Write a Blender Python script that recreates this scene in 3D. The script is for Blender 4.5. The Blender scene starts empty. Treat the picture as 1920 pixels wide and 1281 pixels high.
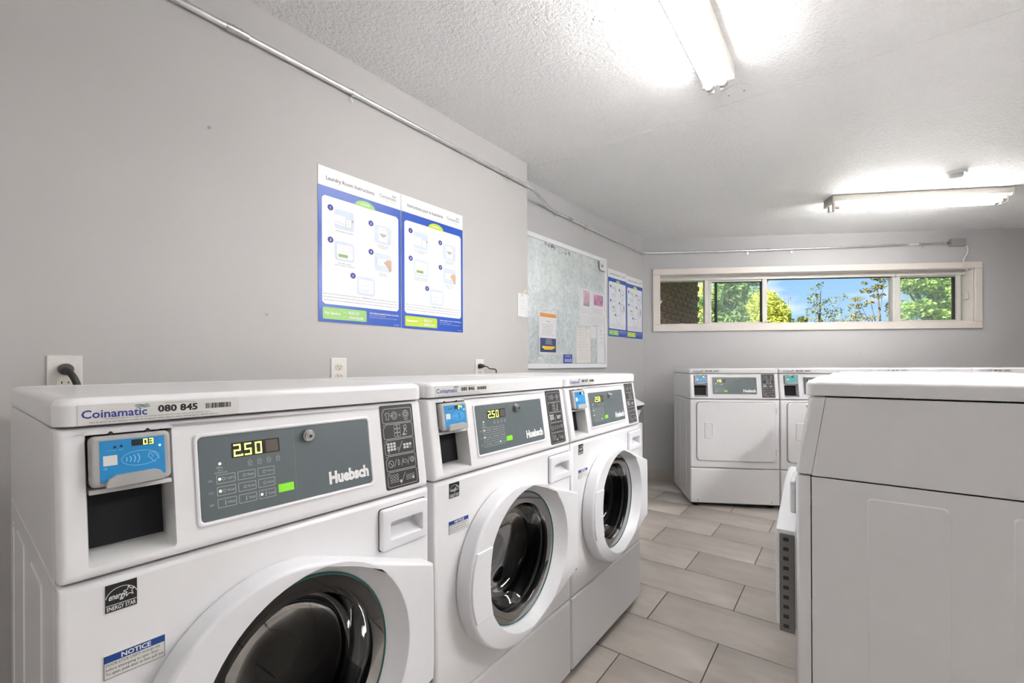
import bpy, bmesh, math, random
from math import sin, cos, pi, radians
from mathutils import Vector, Matrix
random.seed(7)
SC = bpy.context.scene
COL = SC.collection

# ------------------------------------------------------------------ camera
YAW, PITCH, ROLL, EYE = 0.64396, 0.0007, -0.0041, 1.1736
F0 = Vector((-sin(YAW), cos(YAW), 0)); R0 = Vector((cos(YAW), sin(YAW), 0)); U0 = Vector((0, 0, 1))
FW = F0*cos(PITCH) + U0*sin(PITCH); U1 = -F0*sin(PITCH) + U0*cos(PITCH)
RT = R0*cos(ROLL) + U1*sin(ROLL); UP = -R0*sin(ROLL) + U1*cos(ROLL)
cd = bpy.data.cameras.new('camera'); cam = bpy.data.objects.new('camera', cd); COL.objects.link(cam)
cd.sensor_width = 36; cd.lens = 834.1/1920*36; cd.shift_y = (684.33-640.5)/1920; cd.clip_start = 0.02; cd.clip_end = 400
cam.matrix_world = Matrix(((RT.x, UP.x, -FW.x, 0), (RT.y, UP.y, -FW.y, 0), (RT.z, UP.z, -FW.z, EYE), (0, 0, 0, 1)))
SC.camera = cam
# ------------------------------------------------------------------ view, sky, sun
SC.view_settings.view_transform = 'Standard'; SC.view_settings.look = 'None'
SC.view_settings.exposure = 1.55; SC.view_settings.gamma = 1; SC.view_settings.use_curve_mapping = False
W = bpy.data.worlds.new('sky'); SC.world = W; W.use_nodes = True
nt = W.node_tree; nt.nodes.clear()
def N(nt, t, **k):
    n = nt.nodes.new(t)
    for a, b in k.items(): setattr(n, a, b)
    return n
tc = N(nt, 'ShaderNodeTexCoord'); sep = N(nt, 'ShaderNodeSeparateXYZ'); nt.links.new(tc.outputs['Generated'], sep.inputs[0])
r1 = N(nt, 'ShaderNodeValToRGB'); nt.links.new(sep.outputs['Z'], r1.inputs[0])
r1.color_ramp.elements[0].position = 0.0; r1.color_ramp.elements[0].color = (.50, .70, .98, 1)
r1.color_ramp.elements[1].position = 0.28; r1.color_ramp.elements[1].color = (.17, .43, .95, 1)
mp = N(nt, 'ShaderNodeMapping'); mp.inputs['Scale'].default_value = (1, 1, 3.2); nt.links.new(tc.outputs['Generated'], mp.inputs[0])
nz = N(nt, 'ShaderNodeTexNoise'); nz.inputs['Scale'].default_value = 5.5; nz.inputs['Detail'].default_value = 6; nt.links.new(mp.outputs[0], nz.inputs[0])
r2 = N(nt, 'ShaderNodeValToRGB'); r2.color_ramp.elements[0].position = .5; r2.color_ramp.elements[1].position = .68
nt.links.new(nz.outputs[0], r2.inputs[0])
mx = N(nt, 'ShaderNodeMixRGB'); mx.inputs[2].default_value = (.86, .9, .98, 1)
nt.links.new(r2.outputs[0], mx.inputs[0]); nt.links.new(r1.outputs[0], mx.inputs[1])
bg = N(nt, 'ShaderNodeBackground'); bg.inputs[1].default_value = 0.43; nt.links.new(mx.outputs[0], bg.inputs[0])
wo = N(nt, 'ShaderNodeOutputWorld'); nt.links.new(bg.outputs[0], wo.inputs[0])
sd = bpy.data.lights.new('sun', 'SUN'); sd.energy = 5.8; sd.angle = radians(.6); sd.color = (1, .95, .84)
sun = bpy.data.objects.new('sun', sd); COL.objects.link(sun)
sun.rotation_euler = Vector((.42, .62, -.62)).to_track_quat('-Z', 'Y').to_euler(); sun.location = (0, 0, 8)
TUBE = 12.0        # emission of the fluorescent tubes, near fixture
TUBE_B = 19.0      # far fixture
FILL_BRIGHT = 40.0       # added fill light over the right row, out of view
FILL_SOFT = 6.3       # weaker added fill lights, unseen behind the camera and far right

# ------------------------------------------------------------------ constants of the room
H = 2.4632
A_REC = Vector((-1.7727, 2.546, 0)); B0 = Vector((-1.6662, 4.4686, 0)); BANG = 0.551
D2 = (B0 - A_REC).normalized()
DB = Vector((cos(BANG), sin(BANG), 0)); NB = Vector((-sin(BANG), cos(BANG), 0))
def wall1x(y): return -1.628 + (y - 2.3385)*0.0333
W1ANG = pi/2 - math.atan(0.0333)
W2ANG = math.atan2(D2.y, D2.x)

# ------------------------------------------------------------------ materials
MATS = {}
def mat(name, col, rough=.5, metal=0, var=0.03, scale=30, bump=0, bscale=200, emis=0, coat=0, spec=.5):
    if name in MATS: return MATS[name]
    m = bpy.data.materials.new(name); m.use_nodes = True; t = m.node_tree
    p = t.nodes['Principled BSDF']; p.inputs['Roughness'].default_value = rough; p.inputs['Metallic'].default_value = metal
    p.inputs['Coat Weight'].default_value = coat; p.inputs['Specular IOR Level'].default_value = spec
    co = N(t, 'ShaderNodeTexCoord'); n = N(t, 'ShaderNodeTexNoise'); n.inputs['Scale'].default_value = scale; n.inputs['Detail'].default_value = 4
    t.links.new(co.outputs['Object'], n.inputs[0])
    r = N(t, 'ShaderNodeValToRGB'); r.color_ramp.elements[0].position = .3; r.color_ramp.elements[1].position = .7
    r.color_ramp.elements[0].color = tuple(max(0, c*(1-var)) for c in col) + (1,)
    r.color_ramp.elements[1].color = tuple(min(1, c*(1+var)) for c in col) + (1,)
    t.links.new(n.outputs[0], r.inputs[0]); t.links.new(r.outputs[0], p.inputs['Base Color'])
    if emis:
        p.inputs['Emission Color'].default_value = tuple(col) + (1,); p.inputs['Emission Strength'].default_value = emis
    if bump:
        n2 = N(t, 'ShaderNodeTexNoise'); n2.inputs['Scale'].default_value = bscale; n2.inputs['Detail'].default_value = 3
        t.links.new(co.outputs['Object'], n2.inputs[0])
        b = N(t, 'ShaderNodeBump'); b.inputs['Strength'].default_value = bump; b.inputs['Distance'].default_value = .004
        t.links.new(n2.outputs[0], b.inputs['Height']); t.links.new(b.outputs[0], p.inputs['Normal'])
    MATS[name] = m; return m
def glassmat(name, tint, mixr=.1, rough=.0, haze=None, hz=0):
    m = bpy.data.materials.new(name); m.use_nodes = True; t = m.node_tree; t.nodes.clear()
    tr = N(t, 'ShaderNodeBsdfTransparent'); tr.inputs[0].default_value = tuple(tint) + (1,)
    gl = N(t, 'ShaderNodeBsdfGlossy'); gl.inputs['Roughness'].default_value = rough; gl.inputs[0].default_value = (1, 1, 1, 1)
    fr = N(t, 'ShaderNodeFresnel'); fr.inputs[0].default_value = 1.45
    ml = N(t, 'ShaderNodeMath', operation='MULTIPLY'); ml.inputs[1].default_value = mixr*10; t.links.new(fr.outputs[0], ml.inputs[0]); ml.use_clamp = True
    mx = N(t, 'ShaderNodeMixShader'); t.links.new(ml.outputs[0], mx.inputs[0]); t.links.new(tr.outputs[0], mx.inputs[1]); t.links.new(gl.outputs[0], mx.inputs[2])
    last = mx
    if haze:
        df = N(t, 'ShaderNodeBsdfDiffuse'); df.inputs[0].default_value = tuple(haze) + (1,)
        m2 = N(t, 'ShaderNodeMixShader'); m2.inputs[0].default_value = hz
        t.links.new(mx.outputs[0], m2.inputs[1]); t.links.new(df.outputs[0], m2.inputs[2]); last = m2
    o = N(t, 'ShaderNodeOutputMaterial'); t.links.new(last.outputs[0], o.inputs[0]); return m
M_enamel = mat('white_enamel', (.85, .845, .86), .25, var=.008, coat=.2)
M_plastic = mat('white_plastic', (.82, .82, .85), .32, var=.01)
M_liner = mat('recess_plastic', (.72, .72, .72), .4, var=.03, scale=60)
M_black = mat('black_panel', (.010, .010, .012), .5, spec=.2)
M_dark = mat('dark_gap', (.03, .03, .03), .8)
M_blackp = mat('instruction_black', (.03, .028, .03), .4)
M_slate = mat('slate_panel', (.115, .14, .15), .35, var=.04, scale=8)
M_grey = mat('reader_grey', (.40, .39, .38), .42)
M_blue = mat('reader_blue', (.015, .25, .58), .35)
M_teal = mat('reader_teal', (.06, .42, .42), .35)
M_steel = mat('steel', (.62, .62, .62), .25, metal=1)
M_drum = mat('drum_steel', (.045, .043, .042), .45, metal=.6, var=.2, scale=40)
M_rubber = mat('grey_rubber', (.05, .05, .052), .5)
M_hinge = mat('hinge_grey', (.16, .155, .145), .5)
M_inkw = mat('ink_white', (.85, .85, .85), .5); M_inkk = mat('ink_black', (.01, .01, .01), .5)
M_inkg = mat('ink_grey', (.42, .42, .43), .5); M_navyink = mat('ink_navy', (.03, .05, .30), .5)
M_lightblue = mat('ink_light_blue', (.62, .69, .80), .5); M_skyink = mat('ink_sky', (.25, .60, .88), .5)
M_start = mat('start_green', (.16, .52, .01), .4, emis=.25)
M_led = mat('led_digits', (.75, 1.0, .14), .4, emis=1.0)
M_ledoff = mat('led_window', (.03, .022, .02), .25)
M_ledbrown = mat('led_window_unlit', (.11, .085, .07), .4)
M_glow = mat('led_dot', (.85, 1, .5), .4, emis=1)
M_glowb = mat('led_dot_blue', (.6, .9, 1), .4, emis=3)
M_teglass = mat('glass_edge', (.03, .13, .115), .15)
M_label = mat('label_film', (.74, .73, .71), .3)
M_glass = glassmat('door_glass', (.30, .30, .30), .05)
M_win = glassmat('window_glass', (.97, .98, .97), .003)
M_winhaze = glassmat('window_glass_hazy', (.86, .92, .89), .003, haze=(.75, .85, .8), hz=.12)
M_poster = mat('poster_paper', (.80, .80, .82), .35, var=.01)
M_pblue = mat('poster_blue', (.018, .085, .46), .3); M_pgreen = mat('poster_green', (.32, .60, .16), .35)
M_plime = mat('poster_lime', (.52, .66, .05), .35)
M_paper = mat('paper', (.76, .76, .77), .7)
M_cream = mat('cream_paint', (.74, .68, .63), .42, var=.03, scale=6)
M_alu = mat('window_frame', (.66, .64, .60), .35)
M_conduit = mat('conduit_steel', (.70, .70, .70), .28, metal=.9, var=.08)
M_conduitp = mat('conduit_painted', (.36, .36, .36), .45, metal=.2)
M_outlet = mat('outlet_plate', (.76, .73, .70), .35); M_recep = mat('receptacle', (.66, .60, .52), .4)
M_cord = mat('black_cord', (.03, .028, .027), .5)
M_fix = mat('fixture_metal', (.70, .66, .60), .35)
M_tube = mat('tube_light', (.99, .985, .985), .4, emis=TUBE, var=0)
M_tubeb = mat('tube_light_far', (.99, .985, .98), .4, emis=TUBE_B, var=0)
M_fill_bright = mat('fill_light_bright', (.99, .985, .985), .4, emis=FILL_BRIGHT, var=0)
M_fill_soft = mat('fill_light_soft', (.99, .985, .985), .4, emis=FILL_SOFT, var=0)
M_brick = mat('dark_brick', (.36, .21, .155), .9, var=.35, scale=18, bump=.4)
M_mortar = mat('mortar', (.62, .54, .46), .95, var=.2)
M_bark = mat('bark', (.17, .12, .08), .9, var=.3)
M_grass = mat('grass', (.10, .17, .04), .95, var=.4, scale=2)
M_concrete = mat('exterior_wall', (.30, .26, .23), .9)

def wallmat(name, c1, c2, bump, bscale, dist):
    m = bpy.data.materials.new(name); m.use_nodes = True; t = m.node_tree; p = t.nodes['Principled BSDF']
    p.inputs['Roughness'].default_value = .6; p.inputs['Specular IOR Level'].default_value = .3
    g = N(t, 'ShaderNodeNewGeometry'); n = N(t, 'ShaderNodeTexNoise'); n.inputs['Scale'].default_value = 1.3; n.inputs['Detail'].default_value = 2
    t.links.new(g.outputs['Position'], n.inputs[0]); r = N(t, 'ShaderNodeValToRGB'); r.color_ramp.elements[0].position = .35; r.color_ramp.elements[1].position = .65
    r.color_ramp.elements[0].color = c1 + (1,); r.color_ramp.elements[1].color = c2 + (1,)
    t.links.new(n.outputs[0], r.inputs[0]); t.links.new(r.outputs[0], p.inputs['Base Color'])
    n2 = N(t, 'ShaderNodeTexNoise'); n2.inputs['Scale'].default_value = bscale; n2.inputs['Detail'].default_value = 4; n2.inputs['Roughness'].default_value = .6
    t.links.new(g.outputs['Position'], n2.inputs[0])
    b = N(t, 'ShaderNodeBump'); b.inputs['Strength'].default_value = bump; b.inputs['Distance'].default_value = dist
    t.links.new(n2.outputs[0], b.inputs['Height']); t.links.new(b.outputs[0], p.inputs['Normal']); return m
M_wall = wallmat('wall_paint', (.51, .495, .487), (.525, .51, .50), .15, 60, .002)
M_wallb = wallmat('wall_paint_far', (.51, .505, .51), (.525, .52, .523), .15, 60, .002)
M_ceil = wallmat('stipple_ceiling', (.92, .915, .91), (.94, .935, .93), 1.0, 70, .016)
def tilemat():
    m = bpy.data.materials.new('porcelain_tile'); m.use_nodes = True; t = m.node_tree; p = t.nodes['Principled BSDF']
    p.inputs['Roughness'].default_value = .38
    g = N(t, 'ShaderNodeNewGeometry'); mpn = N(t, 'ShaderNodeMapping'); mpn.inputs['Scale'].default_value = (2.2, 7, 1)
    t.links.new(g.outputs['Position'], mpn.inputs[0])
    n = N(t, 'ShaderNodeTexNoise'); n.inputs['Scale'].default_value = 2.4; n.inputs['Detail'].default_value = 8; n.inputs['Roughness'].default_value = .65
    t.links.new(mpn.outputs[0], n.inputs[0]); r = N(t, 'ShaderNodeValToRGB'); r.color_ramp.elements[0].position = .3; r.color_ramp.elements[1].position = .7
    r.color_ramp.elements[0].color = (.47, .425, .385, 1); r.color_ramp.elements[1].color = (.57, .52, .475, 1)
    t.links.new(n.outputs[0], r.inputs[0])
    oi = N(t, 'ShaderNodeObjectInfo'); hs = N(t, 'ShaderNodeHueSaturation'); mr = N(t, 'ShaderNodeMapRange')
    mr.inputs['To Min'].default_value = .95; mr.inputs['To Max'].default_value = 1.05
    t.links.new(oi.outputs['Random'], mr.inputs[0]); t.links.new(mr.outputs[0], hs.inputs['Value']); t.links.new(r.outputs[0], hs.inputs['Color'])
    t.links.new(hs.outputs[0], p.inputs['Base Color'])
    n2 = N(t, 'ShaderNodeTexNoise'); n2.inputs['Scale'].default_value = 90; t.links.new(g.outputs['Position'], n2.inputs[0])
    b = N(t, 'ShaderNodeBump'); b.inputs['Strength'].default_value = .12; b.inputs['Distance'].default_value = .002
    t.links.new(n2.outputs[0], b.inputs['Height']); t.links.new(b.outputs[0], p.inputs['Normal']); return m
M_tile = tilemat(); M_grout = mat('grout', (.13, .11, .095), .9)
def galvmat():
    m = bpy.data.materials.new('galvanised_sheet'); m.use_nodes = True; t = m.node_tree; p = t.nodes['Principled BSDF']
    p.inputs['Metallic'].default_value = .55; p.inputs['Roughness'].default_value = .42
    co = N(t, 'ShaderNodeTexCoord'); v = N(t, 'ShaderNodeTexVoronoi'); v.inputs['Scale'].default_value = 45; t.links.new(co.outputs['Object'], v.inputs[0])
    n = N(t, 'ShaderNodeTexNoise'); n.inputs['Scale'].default_value = 6; n.inputs['Detail'].default_value = 7; t.links.new(co.outputs['Object'], n.inputs[0])
    m1 = N(t, 'ShaderNodeMixRGB'); m1.inputs[0].default_value = .35; t.links.new(n.outputs[0], m1.inputs[1]); t.links.new(v.outputs['Color'], m1.inputs[2])
    r = N(t, 'ShaderNodeValToRGB'); r.color_ramp.elements[0].position = .25; r.color_ramp.elements[1].position = .8
    r.color_ramp.elements[0].color = (.50, .545, .55, 1); r.color_ramp.elements[1].color = (.80, .85, .85, 1)
    bw = N(t, 'ShaderNodeRGBToBW'); t.links.new(m1.outputs[0], bw.inputs[0]); t.links.new(bw.outputs[0], r.inputs[0]); t.links.new(r.outputs[0], p.inputs['Base Color'])
    return m
M_galv = galvmat()
def leafmat(name, c1, c2):
    m = bpy.data.materials.new(name); m.use_nodes = True; t = m.node_tree; t.nodes.clear()
    g = N(t, 'ShaderNodeNewGeometry'); r = N(t, 'ShaderNodeValToRGB'); r.color_ramp.elements[0].color = c1 + (1,); r.color_ramp.elements[1].color = c2 + (1,)
    t.links.new(g.outputs['Random Per Island'], r.inputs[0])
    d = N(t, 'ShaderNodeBsdfDiffuse'); tl = N(t, 'ShaderNodeBsdfTranslucent'); mx = N(t, 'ShaderNodeMixShader'); mx.inputs[0].default_value = .35
    t.links.new(r.outputs[0], d.inputs[0]); t.links.new(r.outputs[0], tl.inputs[0]); t.links.new(d.outputs[0], mx.inputs[1]); t.links.new(tl.outputs[0], mx.inputs[2])
    o = N(t, 'ShaderNodeOutputMaterial'); t.links.new(mx.outputs[0], o.inputs[0]); return m

# ------------------------------------------------------------------ object helpers
def tag(o, label=None, cat=None, group=None, kind=None):
    if label: o['label'] = label
    if cat: o['category'] = cat
    if group: o['group'] = group
    if kind: o['kind'] = kind
    return o
def empty(name, loc=(0, 0, 0), rz=0, parent=None):
    o = bpy.data.objects.new(name, None); COL.objects.link(o); o.location = loc; o.rotation_euler = (0, 0, rz)
    o.empty_display_size = .05; o.parent = parent; return o
def thing(name, label, cat, loc=(0, 0, 0), rz=0, group=None):
    return tag(empty(name, loc, rz), label, cat, group)
class MB:
    def __init__(s): s.v = []; s.f = []
    def add(s, vs, fs):
        k = len(s.v); s.v += [tuple(p) for p in vs]; s.f += [tuple(i+k for i in f) for f in fs]; return s
    def box(s, x0, x1, y0, y1, z0, z1):
        return s.add([(x0, y0, z0), (x1, y0, z0), (x1, y1, z0), (x0, y1, z0), (x0, y0, z1), (x1, y0, z1), (x1, y1, z1), (x0, y1, z1)],
                     [(3, 2, 1, 0), (4, 5, 6, 7), (0, 1, 5, 4), (1, 2, 6, 5), (2, 3, 7, 6), (3, 0, 4, 7)])
    def hexa(s, b, t):      # bottom and top quads, counter-clockwise from above
        return s.add(list(b)+list(t), [(3, 2, 1, 0), (4, 5, 6, 7), (0, 1, 5, 4), (1, 2, 6, 5), (2, 3, 7, 6), (3, 0, 4, 7)])
    def prism(s, pts, fn, a, b):   # 2D outline, fn(p, h) -> xyz, from h=a to h=b
        n = len(pts)
        return s.add([fn(p, a) for p in pts]+[fn(p, b) for p in pts],
                     [tuple(range(n))[::-1], tuple(range(n, 2*n))]+[(i, (i+1) % n, (i+1) % n+n, i+n) for i in range(n)])
    def tube(s, path, r, n=10, caps=True):
        path = [Vector(p) for p in path]; rs = r if isinstance(r, (list, tuple)) else [r]*len(path)
        vs = []; prev = None
        for i, p in enumerate(path):
            t = (path[min(i+1, len(path)-1)] - path[max(i-1, 0)]).normalized()
            if prev is None: a = Vector((0, 0, 1)) if abs(t.z) < .9 else Vector((1, 0, 0)); u = t.cross(a).normalized()
            else: u = (prev - t*prev.dot(t)).normalized()
            prev = u; w = t.cross(u)
            vs += [p + (u*cos(2*pi*k/n) + w*sin(2*pi*k/n))*rs[i] for k in range(n)]
        fs = [(i*n+k, i*n+(k+1) % n, (i+1)*n+(k+1) % n, (i+1)*n+k) for i in range(len(path)-1) for k in range(n)]
        if caps: fs += [tuple(range(n))[::-1], tuple(range((len(path)-1)*n, len(path)*n))]
        return s.add(vs, fs)
    def loops(s, loops, cap0=False, cap1=False):
        n = len(loops[0]); vs = [p for l in loops for p in l]
        fs = [(i*n+k, i*n+(k+1) % n, (i+1)*n+(k+1) % n, (i+1)*n+k) for i in range(len(loops)-1) for k in range(n)]
        if cap0: fs.append(tuple(range(n))[::-1])
        if cap1: fs.append(tuple(range((len(loops)-1)*n, len(loops)*n)))
        return s.add(vs, fs)
    def build(s, name, m, parent=None, bevel=0, seg=2, smooth=False, fix=True):
        me = bpy.data.meshes.new(name); bm = bmesh.new()
        vs = [bm.verts.new(p) for p in s.v]
        for f in s.f:
            try: bm.faces.new([vs[i] for i in f])
            except ValueError: pass
        if fix: bmesh.ops.recalc_face_normals(bm, faces=bm.faces)
        if bevel:
            es = [e for e in bm.edges if len(e.link_faces) == 2 and e.calc_face_angle(0) > .5]
            bmesh.ops.bevel(bm, geom=es, offset=bevel, segments=seg, affect='EDGES', profile=.5, clamp_overlap=True)
        bm.to_mesh(me); bm.free(); me.materials.append(m)
        if smooth or bevel:
            for p in me.polygons: p.use_smooth = True
            me.set_sharp_from_angle(angle=radians(50 if not bevel else 60))
        o = bpy.data.objects.new(name, me); COL.objects.link(o); o.parent = parent
        if smooth or bevel:
            w = o.modifiers.new('wn', 'WEIGHTED_NORMAL'); w.keep_sharp = True; w.weight = 90
        return o
def setkind(o, k='stuff'): o['kind'] = k; return o
def copy_tree(o, parent=None, skip=()):
    c = o.copy(); COL.objects.link(c); c.parent = parent
    for ch in list(o.children):
        if ch.get('_own'): continue
        copy_tree(ch, c)
    return c
def rrect(x0, x1, z0, z1, r, n=4):
    out = []
    for cx, cz, a in ((x1-r, z0+r, -pi/2), (x1-r, z1-r, 0), (x0+r, z1-r, pi/2), (x0+r, z0+r, pi)):
        out += [(cx+r*cos(a+pi/2*k/n), cz+r*sin(a+pi/2*k/n)) for k in range(n+1)]
    return out
# flat print: text and line work laid on a surface facing local -y
TXT = {}
def text_geo(s, bold=0):
    key = (s, bold)
    if key not in TXT:
        cu = bpy.data.curves.new('t', 'FONT'); cu.body = s; cu.size = 1; cu.resolution_u = 2; cu.offset = bold
        ob = bpy.data.objects.new('t', cu); COL.objects.link(ob)
        dg = bpy.context.evaluated_depsgraph_get(); dg.update(); me = ob.evaluated_get(dg).to_mesh()
        vs = [(v.co.x, v.co.y) for v in me.vertices]; fs = [tuple(p.vertices) for p in me.polygons]
        ob.evaluated_get(dg).to_mesh_clear(); bpy.data.objects.remove(ob); bpy.data.curves.remove(cu)
        x0 = min(v[0] for v in vs); x1 = max(v[0] for v in vs); z0 = min(v[1] for v in vs); z1 = max(v[1] for v in vs)
        TXT[key] = (vs, fs, x0, x1, z0, z1)
    return TXT[key]
class Ink:
    def __init__(s, surf, layer=1): s.surf = surf; s.layer = layer; s.v = []; s.f = []
    def add(s, pts, fs):
        k = len(s.v); s.v += [s.surf(x, z, s.layer) for x, z in pts]; s.f += [tuple(i+k for i in f) for f in fs]
    def poly(s, pts): s.add(pts, [tuple(range(len(pts)))]); return s
    def rect(s, x0, x1, z0, z1): return s.poly([(x0, z0), (x1, z0), (x1, z1), (x0, z1)])
    def rr(s, x0, x1, z0, z1, r): return s.poly(rrect(x0, x1, z0, z1, r))
    def frame(s, x0, x1, z0, z1, r, w):
        a = rrect(x0, x1, z0, z1, r); b = rrect(x0+w, x1-w, z0+w, z1-w, max(r-w, .0002)); n = len(a)
        s.add(a+b, [(i, (i+1) % n, (i+1) % n+n, i+n) for i in range(n)]); return s
    def disc(s, x, z, r, n=20, rz=None): return s.poly([(x+r*cos(2*pi*k/n), z+(rz or r)*sin(2*pi*k/n)) for k in range(n)])
    def ring(s, x, z, r, w, a0=0, a1=2*pi, n=24, rz=None):
        rz = rz or r; full = abs(a1-a0-2*pi) < 1e-6; m = n if full else n+1
        A = [a0+(a1-a0)*k/n for k in range(m)]
        pts = [(x+r*cos(a), z+rz*sin(a)) for a in A]+[(x+(r-w)*cos(a), z+(rz-w)*sin(a)) for a in A]
        s.add(pts, [(i, (i+1) % m, (i+1) % m+m, i+m) for i in range(m if full else m-1)]); return s
    def line(s, x0, z0, x1, z1, w):
        d = math.hypot(x1-x0, z1-z0); nx, nz = -(z1-z0)/d*w/2, (x1-x0)/d*w/2
        return s.poly([(x0+nx, z0+nz), (x0-nx, z0-nz), (x1-nx, z1-nz), (x1+nx, z1+nz)])
    def path(s, pts, w):
        for a, b in zip(pts, pts[1:]): s.line(*a, *b, w)
        return s
    def text(s, t, x0, x1, z0, z1, bold=0, shear=0):   # fit text into the given box
        vs, fs, a, b, c, d = text_geo(t, bold)
        s.add([(x0+(v[0]-a)/(b-a)*(x1-x0)+shear*(v[1]-c)/(d-c), z0+(v[1]-c)/(d-c)*(z1-z0)) for v in vs], fs); return s
    def textc(s, t, xc, z0, h, bold=0, asp=1):
        vs, fs, a, b, c, d = text_geo(t, bold); w = (b-a)*h/.72*asp
        k = h/.72
        s.add([(xc-w/2+(v[0]-a)*k*asp, z0+v[1]*k) for v in vs], fs); return s
    def build(s, name, m, parent):
        me = bpy.data.meshes.new(name); me.from_pydata(s.v, [], s.f); me.materials.append(m); me.update()
        o = bpy.data.objects.new(name, me); COL.objects.link(o); o.parent = parent; return o
SEG = {'0': 'abcdef', '1': 'bc', '2': 'abged', '3': 'abgcd', '4': 'fgbc', '5': 'afgcd', '6': 'afgedc', '7': 'abc', '8': 'abcdefg', '9': 'abcdfg'}
def seven(ink, s, x, z, w, h, t, pitch):
    for ch in s:
        if ch == '.': ink.rect(x-pitch+w+.2*t, x-pitch+w+1.5*t, z, z+1.3*t); continue
        q = {'a': (0, w, h-t, h), 'd': (0, w, 0, t), 'g': (0, w, h/2-t/2, h/2+t/2), 'f': (0, t, h/2, h), 'e': (0, t, 0, h/2), 'b': (w-t, w, h/2, h), 'c': (w-t, w, 0, h/2)}
        for k in SEG[ch]:
            a, b, c, d = q[k]; ink.rect(x+a, x+b, z+c, z+d)
        x += pitch
def flat(y): return lambda x, z, l: (x, y - l*.0004, z)
def wave_mark(ink, x, z, w, h, t):
    for k in range(3):
        ox = x+w*.08*k; oz = z-h*.3*k
        P = [(ox+w*u, oz+h*.45*(-cos(pi*u))*.5+h*.22*sin(2*pi*u)+h*.4) for u in [i/8 for i in range(9)]]
        ink.path(P, t)

# ------------------------------------------------------------------ room shell
def slab(name, quad, z0, z1, m):
    b = MB(); b.hexa([(x, y, z0) for x, y in quad], [(x, y, z1) for x, y in quad]); return setkind(b.build(name, m), 'structure')
P_r = B0 + DB*4.7
slab('ceiling', [(-2.1, -2.6), (4.6, -2.6), (4.6, 7.4), (-2.1, 7.4)], H, H+.2, M_ceil)
flo = slab('floor', [(-2.1, -2.6), (4.6, -2.6), (4.6, 7.4), (-2.1, 7.4)], -.12, -.004, M_grout)
TH = .15
slab('wall_left', [(wall1x(-2.4)-TH, -2.4), (wall1x(-2.4), -2.4), (wall1x(2.3385), 2.3385), (wall1x(2.3385)-TH, 2.3385)], -.003, H, M_wall)
r0 = A_REC - D2*.36; r1 = B0
slab('wall_left', [(r0.x-.16, r0.y), (r0.x, r0.y), (r1.x, r1.y), (r1.x-.16, r1.y+.1)], -.003, H, M_wallb)
slab('wall_right', [(P_r.x, -2.4), (P_r.x+.15, -2.4), (P_r.x+.15, P_r.y+.2), (P_r.x, P_r.y+.2)], -.003, H, M_wallb)
slab('wall_front', [(-1.9, -2.55), (P_r.x+.15, -2.55), (P_r.x+.15, -2.4), (-1.9, -2.4)], -.003, H, M_wall)
# back wall, local frame: x along the wall, y outwards
WX0, WX1, WZ0, WZ1 = .161, 3.113, 1.577, 2.097
wb = MB()
for q in ((-.15, WX0, -.003, H), (WX1, 4.7, -.003, H), (WX0, WX1, -.003, WZ0), (WX0, WX1, WZ1, H)): wb.box(q[0], q[1], 0, .22, q[2], q[3])
o = setkind(wb.build('wall_back', M_wallb), 'structure'); o.location = B0; o.rotation_euler = (0, 0, BANG)
# ceiling tape seam between the two stipple coats
b = MB(); b.box(-1.6, 2.2, 2.41, 2.425, H-.003, H+.001); setkind(b.build('trim_1', M_ceil, bevel=.0012), 'structure')
# floor tiles, rows along y, joints half-staggered
def clip(poly, n, d):
    out = []
    for i, p in enumerate(poly):
        q = poly[(i+1) % len(poly)]; a = p[0]*n[0]+p[1]*n[1]-d; c = q[0]*n[0]+q[1]*n[1]-d
        if a <= 0: out.append(p)
        if a*c < 0: t = a/(a-c); out.append((p[0]+(q[0]-p[0])*t, p[1]+(q[1]-p[1])*t))
    return out
TM = {}
rest = MB()
for row in range(-13, 18):
    y0 = 1.708 + .3075*row
    for c in range(-3, 6):
        x0 = (-.433 if row % 2 == 0 else -.74) + .61*c
        g = .0022
        quad = [(x0+g, y0+g), (x0+.61-g, y0+g), (x0+.61-g, y0+.3075-g), (x0+g, y0+.3075-g)]
        n0 = len(quad)
        pl = clip(quad, (-NB.x*-1, -NB.y*-1), B0.dot(NB)-.002)
        if len(pl) > 2: pl = clip(pl, (-1, 0), 1.76)
        if len(pl) > 2: pl = clip(pl, (1, 0), P_r.x)
        if len(pl) > 2 and y0 < 2.2: pl = clip(pl, (-1, 0), 1.68)
        if len(pl) < 3: continue
        key_vis = (-1.95 < x0 < .7 and y0 > .3)
        if key_vis:
            cx, cy = x0, y0
            if pl == quad and 'full' in TM:
                o = bpy.data.objects.new('tile', TM['full']); COL.objects.link(o); o.parent = flo
            else:
                t = MB(); t.prism([(p[0]-cx, p[1]-cy) for p in pl], lambda p, h: (p[0], p[1], h), -.0035, 0)
                o = t.build('tile', M_tile, flo, bevel=.001, seg=1)
                if pl == quad: TM['full'] = o.data
            o.location = (cx, cy, random.uniform(-.0004, .0002))
        else: rest.prism(pl, lambda p, h: (p[0], p[1], h), -.0035, 0)
setkind(rest.build('tile', M_tile, flo))
# tile baseboards
def baseboard(name, origin, ang, length):
    r = empty(name, origin, ang); setkind(r, 'structure'); x = .002
    while x < length:
        b = MB(); b.box(x, min(x+.303, length), -.009, -.001, 0, .1); b.build('tile', M_tile, r, bevel=.0012, seg=1); x += .305
baseboard('baseboard_back', B0, BANG, 4.6)
r = A_REC - D2*.2
baseboard('baseboard_left', (r.x, r.y, 0), W2ANG, (B0-r).length-.012)

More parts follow.
